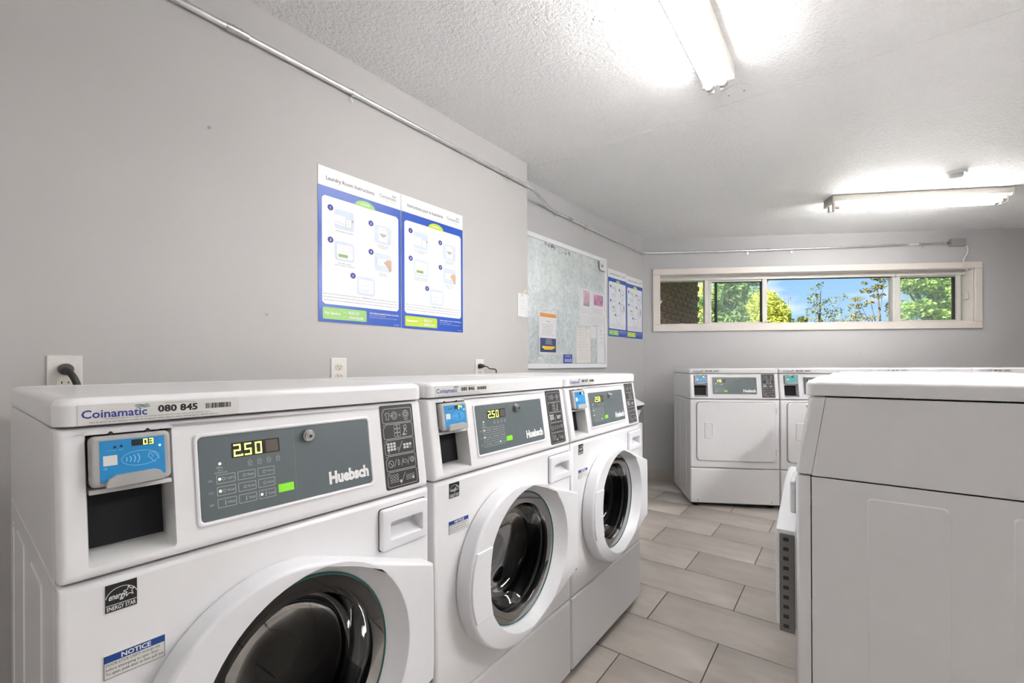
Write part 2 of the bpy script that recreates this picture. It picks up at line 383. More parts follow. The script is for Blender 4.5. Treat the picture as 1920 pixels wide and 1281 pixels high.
# ------------------------------------------------------------------ window
win = empty('window_1', B0, BANG); setkind(win, 'structure')
CW = .0655
for q in ((WX0-CW, WX1+CW, WZ1-.008, WZ1+CW-.012), (WX0-CW, WX1+CW, WZ0-CW, WZ0)):
    b = MB(); b.box(q[0], q[1], -.018, -.0005, q[2], q[3]); b.build('casing_board', M_cream, win, bevel=.004)
for q in ((WX0-CW, WX0), (WX1, WX1+CW)):
    b = MB(); b.box(q[0], q[1], -.0175, -.0005, WZ0, WZ1-.008); b.build('casing_board', M_cream, win, bevel=.004)
for q in ((WX0, WX1, WZ1-.012, WZ1), (WX0, WX1, WZ0, WZ0+.012), (WX0, WX0+.012, WZ0+.012, WZ1-.012), (WX1-.012, WX1, WZ0+.012, WZ1-.012)):
    b = MB(); b.box(q[0], q[1], -.0005, .2, q[2], q[3]); b.build('reveal_board', M_cream, win, bevel=.002, seg=1)
zb, zt = WZ0+.012, WZ1-.012
def bar(name, x0, x1, z0, z1, y0=.07, y1=.13, m=M_alu, bv=.003):
    b = MB(); b.box(x0, x1, y0, y1, z0, z1); return b.build(name, m, win, bevel=bv)
bar('track', WX0+.012, WX1-.012, 2.040, zt, .065, .15); bar('track', WX0+.012, WX1-.055, zb, zb+.006, .065, .15)
bar('track_lip', WX0+.012, WX1-.055, 2.062, 2.066, .058, .064)
bar('mullion', .636, .672, zb+.006, 2.040); bar('mullion', .674, .704, zb+.006, 2.040, .075, .12)
bar('mullion', 1.203, 1.249, zb+.006, 2.040); bar('mullion', 2.437, 2.466, zb+.006, 2.040); bar('mullion', 2.469, 2.512, zb+.006, 2.040, .075, .12)
bar('jamb', 3.022, 3.060, zb, 2.040); bar('jamb', WX0+.012, WX0+.022, zb+.006, 2.040)
# sliding sashes
bar('sash_rail', .704, 1.203, 2.022, 2.040, .085, .115); bar('sash_rail', .704, 1.203, zb+.006, zb+.018, .085, .115)
bar('sash_gasket', .745, .765, zb+.018, 2.022, .088, .110, M_dark, .001)
bar('sash_gasket', .716, 1.201, 2.016, 2.022, .084, .112, M_dark, .001); bar('sash_gasket', 1.195, 1.203, zb+.018, 2.016, .084, .112, M_dark, .001)
bar('sash_rail', 2.512, 3.022, 2.028, 2.040, .085, .115); bar('sash_rail', 2.512, 3.022, zb+.006, zb+.016, .085, .115)
bar('sash_gasket', 3.005, 3.021, zb+.016, 2.028, .086, .112, M_dark, .001); bar('sash_gasket', 2.512, 3.005, 2.022, 2.028, .086, .112, M_dark, .001)
bar('sash_gasket', 1.249, 2.437, 2.036, 2.040, .086, .112, M_dark, .001)
for x0, x1, m in ((.765, 1.195, M_winhaze), (1.249, 2.437, M_win), (2.512, 3.005, M_winhaze)):
    b = MB(); b.box(x0, x1, .098, .102, zb+.014, 2.03); b.build('pane', m, win)
for x, z in ((1.226, zb+.014), (2.53, zb+.022), (2.45, 2.045), (3.075, 2.066)):
    b = MB(); b.box(x-.012, x+.012, .05, .07, z-.007, z+.009); b.tube([(x, .05, z), (x, .036, z+.006)], .004); b.build('latch', M_alu, win, bevel=.002, seg=1)
b = MB(); b.box(WX0+.012, WX0+.03, .03, .055, 1.80, 1.835); b.tube([(WX0+.02, .04, 1.817), (WX0+.045, .035, 1.825)], [.008, .004]); b.build('latch', M_alu, win, bevel=.002)
b = MB(); b.box(3.072, 3.092, .03, .06, 1.80, 1.86); b.tube([(3.08, .03, 1.83), (3.055, .0, 1.845), (3.05, -.005, 1.80)], [.008, .007, .006]); b.build('latch', M_alu, win, bevel=.002)

# ------------------------------------------------------------------ machines (local: x across, -y front, z up)
MW = .684
LEAN = .15
def csurf(x, z, l): return (x, (z-.883)*LEAN - l*.0004, z)
def cs(x, z, d=0): return (x, (z-.883)*LEAN + d, z)
def cabinet_common(root, ztop, zs):
    b = MB(); b.box(.007, MW-.007, .445, .66, .034, 1.085); b.build('cabinet', M_liner, root)
    for sx in (0, 1):
        xa, xb = (0, .006) if sx == 0 else (MW-.006, MW)
        b = MB(); b.box(xa, xb, .036, .665, .03, .8775); sp = b.build('side_panel', M_enamel, root, bevel=.0015, seg=1)
        y = .15
        for k in range(3):
            m = MB(); f = -1 if sx == 0 else 1; x = xa if sx == 0 else xb
            ya, yb = y, min(y+.147, .64)
            if k == 2: ya, yb = y, .60
            o1 = [(x, ya, .10), (x, yb, .10), (x, yb, .842), (x, ya, .842)]
            def lo(e, h): return [(x+f*h, p[0], p[1]) for p in rrect(ya+e, yb-e, .10+e, .842-e, .010)]
            m.loops([lo(0, -.0005), lo(0, .0003), lo(.003, .0022)], cap1=True); m.build('side_embossing', M_enamel, sp)
            y += .245 if k == 0 else .2
        b = MB(); yb0 = .034
        q = [(xa, .036, .8808), (xb, .036, .8808), (xb, .665, .8808), (xa, .665, .8808)]
        t = [(xa, .036+.031, 1.087), (xb, .036+.031, 1.087), (xb, .665, 1.087), (xa, .665, 1.087)]
        b.hexa(q, t); b.build('console_side', M_enamel, root, bevel=.0015, seg=1)
    b = MB(); b.box(.0, MW, .664, .672, .03, 1.087); b.build('back_panel', M_enamel, root)
    for x in (.05, MW-.05):
        for y in (.06, .61):
            b = MB(); b.tube([(x, y, 0), (x, y, .008)], .022, 14); b.tube([(x, y, .008), (x, y, .036)], .009, 8); b.build('levelling_foot', M_dark, root)
    # top cap with rolled edges
    b = MB()
    def ring(e, z, ef=0): return [(e, e+ef, z), (MW-e, e+ef, z), (MW-e, .672-e, z), (e, .672-e, z)]
    def rr(e, z, ff): return [(p[0], p[1], z) for p in rrect(-.002+e, MW+.002-e, ff+e, .675-e, .022)]
    b.loops([rr(.003, 1.0905, .024), rr(0, 1.092, .0235), rr(0, 1.1185, .0235), rr(.0012, 1.1235, .0235), rr(.0045, 1.1275, .0235), rr(.010, 1.1300, .0235), rr(.018, 1.1305, .0235), rr(.026, 1.1295, .024), rr(.034, 1.1285, .024)], cap0=True, cap1=True)
    o = b.build('top_cap', M_enamel, root, smooth=True)
    # console face with an opening for the payment unit
    RX0, RX1, RZ0, RZ1 = .032, .140, .897, 1.083
    b = MB(); pass
    o_ = [(0.0, .884), (MW, .884), (MW, 1.088), (0, 1.088)]
    def outer(e, d): return [cs(p[0], p[1], d) for p in rrect(e, MW-e, .8815+e, 1.088-e, .006)]
    hole = rrect(RX0, RX1, RZ0, RZ1, .006)
    h3 = [cs(p[0], p[1], 0) for p in hole]
    b.loops([outer(0, .036), outer(0, .012), outer(.002, .005), outer(.0055, .001), outer(.011, 0)])
    # connect outer loop (20 pts) with the hole (20 pts)
    n = len(hole); k = len(b.v)-n
    b.v += h3; b.f += [(k+i, k+(i+1) % n, k+n+(i+1) % n, k+n+i) for i in range(n)]
    con = b.build('console', M_enamel, root, smooth=True)
    # recess liner
    b = MB(); D = .052
    b.loops([h3, [cs(p[0], p[1], .006) for p in rrect(RX0+.002, RX1-.002, RZ0+.002, RZ1-.002, .005)], [cs(p[0], p[1], D) for p in rrect(RX0+.004, RX1-.003, RZ0+.010, RZ1-.004, .004)]], cap1=True)
    rl = b.build('coin_recess', M_liner, root, smooth=True)
    b = MB(); b.hexa([cs(RX0+.003, .994, .0), cs(RX1-.003, .994, .0), cs(RX1-.003, .994, .05), cs(RX0+.003, .994, .05)],
                     [cs(RX0+.003, 1.0005, .0), cs(RX1-.003, 1.0005, .0), cs(RX1-.003, 1.0005, .05), cs(RX0+.003, 1.0005, .05)]); b.build('divider', M_liner, rl, bevel=.001, seg=1)
    b = MB(); b.hexa([cs(RX0+.006, .911, .044), cs(RX1-.006, .911, .044), cs(RX1-.006, .911, .05), cs(RX0+.006, .911, .05)],
                     [cs(RX0+.006, .990, .044), cs(RX1-.006, .990, .044), cs(RX1-.006, .990, .05), cs(RX0+.006, .990, .05)]); b.build('black_plate', M_black, rl)
    # bezel and slate control panel
    PX0, PX1, PZ0, PZ1 = .176, .517, .9215, 1.0565
    b = MB()
    def lp(e, d): return [cs(p[0], p[1], d) for p in rrect(PX0-.007+e, PX1+.006-e, PZ0-.007+e, PZ1+.007-e, .008)]
    b.loops([lp(0, .001), lp(.0008, -.0022), lp(.003, -.0032), lp(.0055, -.0026), lp(.0068, -.0004)]); b.build('panel_bezel', M_plastic, root, smooth=True)
    b = MB(); b.hexa([cs(PX0, PZ0, -.0012), cs(PX1, PZ0, -.0012), cs(PX1, PZ0, .004), cs(PX0, PZ0, .004)],
                     [cs(PX0, PZ1, -.0012), cs(PX1, PZ1, -.0012), cs(PX1, PZ1, .004), cs(PX0, PZ1, .004)])
    pan = b.build('control_panel', M_slate, root)
    su = lambda x, z, l: cs(x, z, -.0012-l*.0004)
    Ink(su).line(.3425, PZ0, .3425, PZ1, .0007).build('panel_joint', mat('panel_joint', (.20, .27, .20), .5), pan)
    Ink(su).text('Huebsch', .412, .509, .9365, .9615, bold=.055).build('lettering', M_inkw, pan)
    # keyed lock
    b = MB(); c = Vector(cs(.371, 1.0405, -.001)); nn = Vector((0, -1, -LEAN)).normalized()
    b.tube([c, c+nn*.008, c+nn*.0085, c+nn*.014], [.0115, .0115, .0095, .0095], 18); b.tube([c+nn*.0141, c+nn*.0155], [.0065, .0060], 14); b.build('lock', M_steel, pan, smooth=True)
    b = MB(); b.tube([c+nn*.0156, c+nn*.0162], .0032, 8); b.build('keyway', M_dark, pan)
    return pan, su
def instruction_plate(root, washer=True):
    IX0, IX1, IZ0, IZ1 = .5535, .6535, .895, 1.082
    b = MB(); b.prism(rrect(IX0, IX1, IZ0, IZ1, .005), lambda p, h: cs(p[0], p[1], h), -.0008, .001); pl = b.build('instruction_plate', M_blackp, root)
    k = Ink(lambda x, z, l: cs(x, z, -.0008-l*.0004)); hgt = (IZ1-IZ0-.010)/5
    for i in range(5):
        z1 = IZ1-.008-i*hgt; z0 = z1-hgt+.003
        x0, x1 = IX0+.006, IX1-.006
        P = [(x0+.007, z1), (x1-.003, z1), (x1, z1-.003), (x1, z0+.003), (x1-.003, z0), (x0+.003, z0), (x0, z0+.003), (x0, z1-.008), (x0+.004, z1-.006), (x0+.007, z1)]
        k.path(P, .0009); k.textc(str(i+1), x0+.0015, z1-.0035, .0042)
        zc = (z0+z1)/2; xm = (x0+x1)/2
        if i == 0:
            k.path([(x0+.008, zc+.004), (x0+.012, zc+.007), (x0+.018, zc+.007), (x0+.022, zc+.004), (x0+.019, zc+.001), (x0+.019, zc-.008), (x0+.011, zc-.008), (x0+.011, zc+.001), (x0+.008, zc+.004)], .0009)
            k.line(x0+.022, zc, x0+.032, zc, .0009); k.ring(x0+.035, zc, .009, .001, n=16); k.ring(x0+.035, zc, .005, .001, n=12)
            k.ring(xm+.008, zc, .003, .0008, n=4); k.ring(x1-.018, zc+.001, .009, .001, n=16); k.ring(x1-.018, zc+.001, .005, .0014, n=12); k.line(x1-.024, zc-.011, x1-.011, zc-.011, .001)
        elif i == 1:
            for a in range(2):
                for c in range(3): k.frame(xm-.013+a*.0095, xm-.004+a*.0095, zc-.013+c*.0092, zc-.0045+c*.0092, .001, .0007)
            k.ring(xm+.021, zc+.007, .005, .0012, n=12); k.path([(xm+.019, zc+.003), (xm+.017, zc-.006), (xm+.012, zc-.011), (xm+.024, zc-.010)], .002); k.line(xm+.021, zc+.002, xm+.026, zc-.006, .0012)
        elif i in (2, 4):
            for a in range(3):
                for c in range(3):
                    X = x0+.010+a*.009; Z = zc+.008-c*.0065
                    if i == 2: k.rr(X-.0036, X+.0036, Z-.0026, Z+.0026, .0012)
                    else: k.ring(X, Z, .0038, .0007, n=10, rz=.003)
            k.ring(x0+.010, zc-.011, .003, .0007, n=8) if i == 2 else k.disc(x0+.038, zc-.007, .0035, 10)
            if i == 2: k.ring(x0+.038, zc-.004, .0032, .0007, n=8)
            k.line(x0+.038, zc-.013, x0+.052, zc+.011, .0009)
            for a in range(3):
                for c in range(2):
                    X = x1-.030+a*.009; Z = zc+.002-c*.0065
                    if i == 2 and not (a == 2 and c == 1): k.rr(X-.0036, X+.0036, Z-.0026, Z+.0026, .0012)
                    elif i == 4 and not (a == 2 and c == 1): k.ring(X, Z, .0038, .0007, n=10, rz=.003)
            (k.ring(x1-.012, zc-.0045, .0033, .0007, n=8) if i == 2 else k.disc(x1-.012, zc-.0045, .0035, 10))
        else:
            k.ring(x0+.013, zc-.001, .008, .0010, n=16); k.line(x0+.008, zc+.004, x0+.018, zc-.006, .001)
            for a in (.026, .047, .066): k.line(x0+a-.003, zc-.009, x0+a+.003, zc+.008, .0009)
            k.ring(x0+.034, zc, .005, .0009, -pi/2, pi/2, 8, rz=.007); k.line(x0+.0345, zc-.007, x0+.0345, zc+.007, .0009)
            k.ring(x0+.056, zc, .0065, .0009, n=12, rz=.004); k.ring(x0+.078, zc+.001, .0065, .001, n=12); k.ring(x0+.078, zc+.001, .0035, .001, n=10)
    k.build('diagram', mat('ink_offwhite', (.60, .60, .60), .5), pl)
def card_reader(root, faceM, digits, own=True):
    # tilted grey housing, blue face, card holder
    b = MB(); x0, x1, z0, z1 = .035, .1345, 1.0045, 1.0745
    def lp(e, d): return [cs(p[0], p[1], d) for p in rrect(x0+e, x1-e, z0+e, z1-e, .007)]
    b.loops([lp(.003, .045), lp(.002, .004), lp(0, -.001), lp(0, -.008), lp(.0015, -.0115), lp(.005, -.0130)], cap1=True)
    rd = b.build('card_reader', M_grey, root, smooth=True); rd['_own'] = 1
    su = lambda x, z, l: cs(x, z, -.0130-l*.0004)
    Ink(su, 1).poly([(x0+.011, z0+.006), (x1-.0085, z0+.008), (x1-.0085, z1-.006), (x0+.0115, z1-.006)]).build('face', faceM, rd)
    k = Ink(su, 2); k.rect(.084, .112, 1.0575, 1.0665); k.disc(.0640, 1.0585, .0017, 12); k.disc(.0715, 1.0592, .0017, 12); k.build('display', M_ledoff, rd)
    k = Ink(su, 3); seven(k, digits, .0985, 1.058, .0054, .0080, .0012, .0075); k.build('digits', M_led, rd)
    k = Ink(su, 3); k.disc(.1195, 1.0545, .0012, 10); k.build('light', M_glowb, rd)
    k = Ink(su, 2); k.rect(.0500, .0665, 1.0335, 1.0475); k.build('white_square', M_label, rd)
    k = Ink(su, 2); k.ring(.0945, 1.0395, .0235, .0007, n=28, rz=.0108)
    for i in range(4): k.ring(.074+i*.0035, 1.0395, .0045+i*.0016, .0013, -.8, .8, 8)
    k.path([(.104, 1.040), (.106, 1.0455), (.112, 1.0455), (.1185, 1.0350)], .0008); k.path([(.104, 1.040), (.108, 1.0365), (.110, 1.0325), (.1135, 1.0310)], .0008); k.path([(.107, 1.0435), (.111, 1.0405), (.109, 1.0385)], .0007)
    k.text('card info', .054, .0655, 1.0535, 1.0550); k.text('error', .0685, .074, 1.0535, 1.0550)
    k.ring(.0525, 1.0285, .0026, .0009, .4, pi-.4, 6); k.ring(.0525, 1.0275, .0014, .0008, .4, pi-.4, 6)
    k.build('symbols', M_skyink, rd)
    P = [(x0+.017, z0-.001), (x1-.012, z0+.001), (x1-.012, z0+.006), (x1-.016, z0+.0135), (x1-.023, z0+.0165), (x0+.030, z0+.0155), (x0+.020, z0+.011), (x0+.017, z0+.004)]
    b = MB(); b.prism(P, lambda p, h: cs(p[0], p[1], h), -.0215, -.0125); b.build('card_holder', M_grey, rd, bevel=.0012)
    for x in (.062, .108):
        b = MB(); c = cs(x, 1.0785, -.0002)
        b.tube([cs(x, 1.0770, .010), cs(x, 1.0770, -.0005)], .0030, 10); b.build('screw', M_dark, rd)
def id_strip(root, num, x0=.024):
    b = MB(); b.box(x0, x0+.218, .0226, .0236, 1.0925, 1.1205); lb = b.build('id_label', M_label, root); lb['_own'] = 1
    su = lambda x, z, l: (x, .0226-l*.0003, z)
    k = Ink(su); k.text('Coinamatic', x0+.004, x0+.082, 1.1010, 1.1130, bold=.018); k.build('lettering', M_navyink, lb)
    k = Ink(su, 2); wave_mark(k, x0+.066, 1.1145, .017, .006, .0011); k.build('wave_mark', mat('ink_green_grey', (.10, .22, .20), .5), lb)
    k = Ink(su); k.text(num, x0+.096, x0+.152, 1.1035, 1.1145, bold=.035); k.build('machine_number', M_inkk, lb)
    k = Ink(su); k.text('Machine ID # / # d\'identification de la machine', x0+.106, x0+.149, 1.1165, 1.1180)
    k.text('For immediate service or repair on this machine, please report the 6 digit machine ID to 1-800-361-1023 or', x0+.031, x0+.172, 1.0978, 1.1000)
    k.text("Pour du service ou une r\u00e9paration imm\u00e9diate de cet appareil, veuillez indiquer le num\u00e9ro d'identification au 1-800-361-1023 ou au", x0+.013, x0+.184, 1.0938, 1.0962, bold=.01)
    k.build('small_print', M_inkk, lb)
    k = Ink(su); rb = random.Random(num); x = x0+.164
    while x < x0+.204:
        w = rb.choice((.0006, .0012, .002)); k.rect(x, min(x+w, x0+.204), 1.1045, 1.1130); x += w+rb.choice((.0006, .001))
    setkind(k.build('barcode', M_inkk, lb))

def washer_controls(pan, su):
    k = Ink(su, 1); k.rect(.228, .314, 1.0165, 1.0415); k.build('display', M_ledoff, pan)
    k = Ink(su, 2); k.rect(.288, .311, 1.0185, 1.0395); k.build('display_window', M_ledbrown, pan)
    k = Ink(su, 3); seven(k, '2.50', .2315, 1.0185, .0120, .0205, .0024, .0185); k.build('digits', M_led, pan)
    k = Ink(su, 1)
    for r_ in range(3):
        for c in range(3):
            X = .2015+c*.0345; Z = .978-r_*.0195
            k.frame(X, X+.0305, Z, Z+.0145, .001, .0008)
            k.text([['Light', 'Medium', 'Heavy'], ['Normal', 'Perm Press', 'Delicates'], ['Hot', 'Warm', 'Cold']][r_][c], X+.0165, X+.0285, Z+.005, Z+.0095)
            if r_ < 2: k.ring(X+.0115, Z+.0072, .0028, .0008, n=8)
            else: k.line(X+.0125, Z+.003, X+.0125, Z+.011, .0012)
    for i, t in enumerate(('Wash', 'Rinse', 'Spin', 'Door')):
        X = .2545+i*.0172; k.frame(X, X+.007, 1.0035, 1.008, .0005, .0007); k.text(t, X-.0005, X+.0075, .9995, 1.002); k.ring(X+.0035, 1.0105, .0008, .0004, n=6)
    for i, t in enumerate(('SOIL', 'CYCLE', 'TEMP')): k.text(t, .1885, .1955, .983-i*.0195, .9865-i*.0195)
    k.text('SELECT', .2045, .212, .9985, 1.001); k.text('TEMPERATURE', .1985, .219, .9945, .997); k.ring(.2045, 1.0045, .0020, .0007, n=8); k.line(.2065, 1.0045, .2125, 1.0035, .0010)
    k.build('printing', mat('ink_panel', (.52, .55, .55), .5), pan)
    k = Ink(su, 1); k.rr(.3065, .3365, .9430, .9575, .0012); k.build('start_button', M_start, pan)
    k = Ink(su, 2); k.text('START', .317, .329, .9515, .9545); k.ring(.323, .9475, .0018, .0005, n=8); k.build('start_print', mat('ink_pale_green', (.5, .8, .3), .5), pan)
    for x, z in ((.208, 1.0105), (.2065, .9855), (.2065, .966), (.2755, .9465)):
        k = Ink(su, 2); k.disc(x, z, .0022, 8); k.build('indicator', M_glow, pan)
def stickers(root):
    b = MB(); b.box(.050, .087, -.0012, 0, .830, .868); s = b.build('energy_sticker', M_inkk, root); su = flat(-.0012)
    k = Ink(su); k.line(.0505, .8395, .0865, .8395, .0008); k.text('ENERGY STAR', .0515, .0855, .8318, .8378, bold=.012)
    k.ring(.0685, .8465, .0190, .0008, .25, pi-.18, 16, rz=.0165)
    P = [(.0775+(.0072 if i % 2 == 0 else .0029)*cos(pi/2+i*pi/5+.1), .8530+(.0080 if i % 2 == 0 else .0032)*sin(pi/2+i*pi/5+.1)) for i in range(11)]
    k.path(P, .0009); k.text('energy', .0525, .0725, .8435, .8525, bold=.012, shear=.002); k.build('lettering', M_inkw, s)
    b = MB(); b.box(.048, .122, -.001, 0, .738, .7705); s = b.build('notice_sticker', M_label, root); su = flat(-.001)
    k = Ink(su); k.rect(.048, .122, .7605, .7705); k.build('blue_band', mat('notice_blue', (.01, .06, .28), .4), s)
    k = Ink(su, 2); k.text('NOTICE', .068, .104, .7620, .7690, bold=.03); k.build('heading', M_inkw, s)
    k = Ink(su); k.text('DOOR LOCK LIGHT must go out', .050, .1155, .7540, .7590); k.text('before attempting to open door.', .050, .1145, .7478, .7528); k.text('To open, push door in then pull out.', .050, .1205, .7415, .7466)
    k.frame(.048, .122, .738, .7705, .0004, .0006); k.build('lettering', M_inkk, s)
DC = (.305, .588)          # door ring centre
GC = (.343, .586)          # glass centre
HR = .168                  # porthole in the front panel
def washer():
    root = empty('washing_machine')
    pan, su = cabinet_common(root, 1.13, .88); washer_controls(pan, su); instruction_plate(root)
    # front panel with round opening
    n = 64; z0, z1 = .3055, .8785; zm = .760
    ang = [2*pi*i/n+pi/n for i in range(n)]
    X0, X1, Z0, Z1 = .009, MW-.009, z0+.009, zm
    for c in ((math.atan2(Z-GC[1], X-GC[0])) % (2*pi) for X in (X0, X1) for Z in (Z0, Z1)):
        i = min(range(n), key=lambda k: abs(ang[k]-c)); ang[i] = c
    def rectpt(a, y):
        dx, dz = cos(a), sin(a); ts = []
        if dx > 1e-9: ts.append((X1-GC[0])/dx)
        if dx < -1e-9: ts.append((X0-GC[0])/dx)
        if dz > 1e-9: ts.append((Z1-GC[1])/dz)
        if dz < -1e-9: ts.append((Z0-GC[1])/dz)
        t = min(ts); return (GC[0]+dx*t, y, GC[1]+dz*t)
    C = lambda r, y: [(GC[0]+r*cos(a), y, GC[1]+r*sin(a)) for a in ang]
    RL = lambda e, y: [(e, y, z0+e), (MW-e, y, z0+e), (MW-e, y, z1-e), (e, y, z1-e)]
    b = MB(); b.loops([RL(0, .034), RL(0, .010), RL(.003, .003), RL(.009, 0)])
    b.loops([[rectpt(a, 0) for a in ang], C(HR, 0), C(HR-.003, .02)])
    SX0, SX1, SZ0, SZ1 = .536, .662, .774, .852
    xs = [X0, SX0, SX1, X1]; zz = [zm, SZ0, SZ1, z1-.009]
    for i in range(3):
        for j in range(3):
            if (i, j) != (1, 1): b.add([(xs[i], 0, zz[j]), (xs[i+1], 0, zz[j]), (xs[i+1], 0, zz[j+1]), (xs[i], 0, zz[j+1])], [(0, 1, 2, 3)])
    b.build('front_panel', M_enamel, root, smooth=True)
    b = MB()
    lp = lambda e, y: [(p[0], y, p[1]) for p in rrect(e, MW-e, .032+e, .3025-e, .004)]
    b.loops([lp(0, .034), lp(0, .010), lp(.003, .003), lp(.008, 0)], cap0=True, cap1=True); b.build('lower_panel', M_enamel, root, smooth=True)
    b = MB(); b.box(.02, MW-.02, .05, .07, .008, .034); b.build('toe_plate', M_dark, root)
    # gasket and drum behind the door
    C2 = lambda r, y, m=48: [(GC[0]+r*cos(2*pi*i/m), y, GC[1]+r*sin(2*pi*i/m)) for i in range(m)]
    b = MB(); b.loops([C2(.1655, .018), C2(.160, .022), C2(.166, .03), C2(.158, .04), C2(.160, .07), C2(.172, .08)]); b.build('door_gasket', M_rubber, root, smooth=True)
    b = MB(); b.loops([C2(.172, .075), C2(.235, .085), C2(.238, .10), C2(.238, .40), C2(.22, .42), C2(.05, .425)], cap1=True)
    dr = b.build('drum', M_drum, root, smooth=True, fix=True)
    for i in range(3):
        a = 2*pi*i/3+.4; c, s_ = cos(a), sin(a)
        P = lambda r, t, y: (GC[0]+r*c-t*s_, y, GC[1]+r*s_+t*c)
        b = MB(); b.loops([[P(.24, -.03, .10), P(.24, .03, .10), P(.24, .03, .40), P(.24, -.03, .40)], [P(.205, -.010, .12), P(.205, .010, .12), P(.205, .010, .38), P(.205, -.010, .38)]], cap1=True); b.build('drum_lifter', M_drum, dr, bevel=.005)
    # soap drawer
    b = MB(); X0, X1, Z0, Z1 = .530, .668, .768, .858
    out = rrect(X0, X1, Z0, Z1, .007)
    hx0, hx1, hz0, hz1 = .5535, .6520, .788, .829
    hol = [(hx0+(p[0]-X0)/(X1-X0)*(hx1-hx0), hz0+(p[1]-Z0)/(Z1-Z0)*(hz1-hz0)) for p in out]
    Q = lambda pts, y: [(p[0], y, p[1]) for p in pts]
    ins = rrect(X0+.0035, X1-.0035, Z0+.0035, Z1-.0035, .006)
    mid = [(p[0], p[1]) for p in hol]
    b.loops([Q(out, -.0005), Q(out, -.010), Q(ins, -.0135), Q(hol, -.0125), [(p[0]*.97+.603*.03, -.008, p[1]*.97+.8085*.03) for p in hol], [(p[0]*.95+.603*.05, .022, max(p[1], .806)) for p in hol]], cap1=True)
    b.build('soap_drawer', M_plastic, root, smooth=True)
    g = MB(); gq = lambda e, y: [(p[0], y, p[1]) for p in rrect(X0-e, X1+e, Z0-e, Z1+e, .007)]; g.loops([gq(.0016, -.0003), gq(.0016, -.0012), gq(-.001, -.0012)]); g.build('drawer_gap', M_dark, root)
    # door
    m = 72; A = [2*pi*i/m for i in range(m)]
    PR = .6545                                   # right end of the hinge plate
    def outl(e):
        pts = []
        R = .233-e
        for a in A:
            x, z = DC[0]+R*cos(a), DC[1]+R*sin(a)
            # hinge plate: convex hull with the right edge
            xr = PR-e*.6; zt_, zb_ = .715-e*.5, .452+e*.5
            dx, dz = cos(a), sin(a)
            best = R
            # tangent lines from ring to plate corners
            for (cx_, cz_, sgn) in ((xr, zt_, 1), (xr, zb_, -1)):
                vx, vz = cx_-DC[0], cz_-DC[1]; d = math.hypot(vx, vz); ac = math.atan2(vz, vx)
                if d > R:
                    tang = ac + sgn*math.acos(R/d)       # tangency direction
                    nx, nz = cos(tang), sin(tang)
                    da = (a-tang+pi) % (2*pi)-pi; db_ = (a-ac+pi) % (2*pi)-pi
                    if (sgn > 0 and da <= 0 and db_ >= 0) or (sgn < 0 and da >= 0 and db_ <= 0):
                        q = dx*nx+dz*nz
                        if q > .05: best = max(best, R/q)
            aa = (a+pi) % (2*pi)-pi
            at = math.atan2(zt_-DC[1], xr-DC[0]); ab = math.atan2(zb_-DC[1], xr-DC[0])
            if ab <= aa <= at and dx > 0: best = (xr-DC[0])/dx
            pts.append((DC[0]+dx*best, DC[1]+dz*best))
        return pts
    # snap samples to plate corners
    for (cx_, cz_) in ((PR, .715), (PR, .452)):
        c = math.atan2(cz_-DC[1], cx_-DC[0]) % (2*pi); i = min(range(m), key=lambda k: abs((A[k]-c+pi) % (2*pi)-pi)); A[i] = c
    Y = lambda pts, y: [(p[0], y, p[1]) for p in pts]
    inn = lambda r, c=GC: [(c[0]+r*cos(a), c[1]+r*sin(a)) for a in A]
    b = MB()
    CC = (.361, .588)
    b.loops([Y(outl(.004), -.0015), Y(outl(0), -.004), Y(outl(0), -.040), Y(outl(.0012), -.0455), Y(outl(.0045), -.0490), Y(outl(.008), -.0500),
             Y(inn(.2165, CC), -.0505), Y(inn(.2135, CC), -.0490), Y(inn(.208, (.352, .587)), -.030), Y(inn(.200), -.0135), Y(inn(.196), -.0125), Y(inn(.195), -.004)])
    door = b.build('door', M_plastic, root, smooth=True)
    b = MB(); b.loops([Y(inn(.1965), -.0130), Y(inn(.194), -.0160), Y(inn(.191), -.0160), Y(inn(.190), -.010)]); b.build('glass_edge', M_teglass, door, smooth=True)
    b = MB(); b.loops([C2(.1945, -.0045), C2(.194, -.0075), C2(.168, -.0070), C2(.1655, .012)]); b.build('door_seal', M_rubber, door, smooth=True)
    b = MB(); b.loops([C2(.1915, -.0145), C2(.160, -.013), C2(.154, .0), C2(.148, .050), C2(.135, .078), C2(.095, .095), C2(.04, .101)], cap1=True); b.build('glass_bowl', M_glass, door, smooth=True)
    # grip over the left side of the glass
    P = []
    for i in range(9):
        t = 1-2*i/8; P.append((.153+.012*t*t, .590+.093*t))
    Lf = [(DC[0]-.226*cos(math.asin((z-DC[1])/.226)), z) for z in [.590-.093+.186*i/8 for i in range(9)]]
    pts = P+Lf
    b = MB(); b.prism(pts, lambda p, h: (p[0], h, p[1]), -.0545, -.022); b.build('door_handle', M_plastic, door, bevel=.003)
    # hinge strip with square holes on the plate end
    b = MB(); b.box(PR-.004, PR+.0035, -.040, -.004, .435, .705); hs = b.build('hinge_strip', M_hinge, door, bevel=.002)
    for i in range(10):
        b = MB(); z = .447+i*.0265; b.box(PR+.003, PR+.0042, -.031, -.018, z, z+.010); b.v = b.v; o_ = b.build('hinge_slot', M_dark, door)
    stickers(root)
    return root
W0 = washer()
def place_washer(first, x, y, rz, sy, num, digits, label, group, own=True):
    o = W0 if first else copy_tree(W0)
    o.location = (x, y, 0); o.rotation_euler = (0, 0, rz); o.scale = (sy, 1, 1)
    tag(o, label, 'washing machine', group); return o
GL = 'front loading washers along the left wall'
wa = place_washer(True, -.826, .108, pi/2-.022, .929, '', '', 'nearest white front loading washer in left row, machine number 080 845', GL)
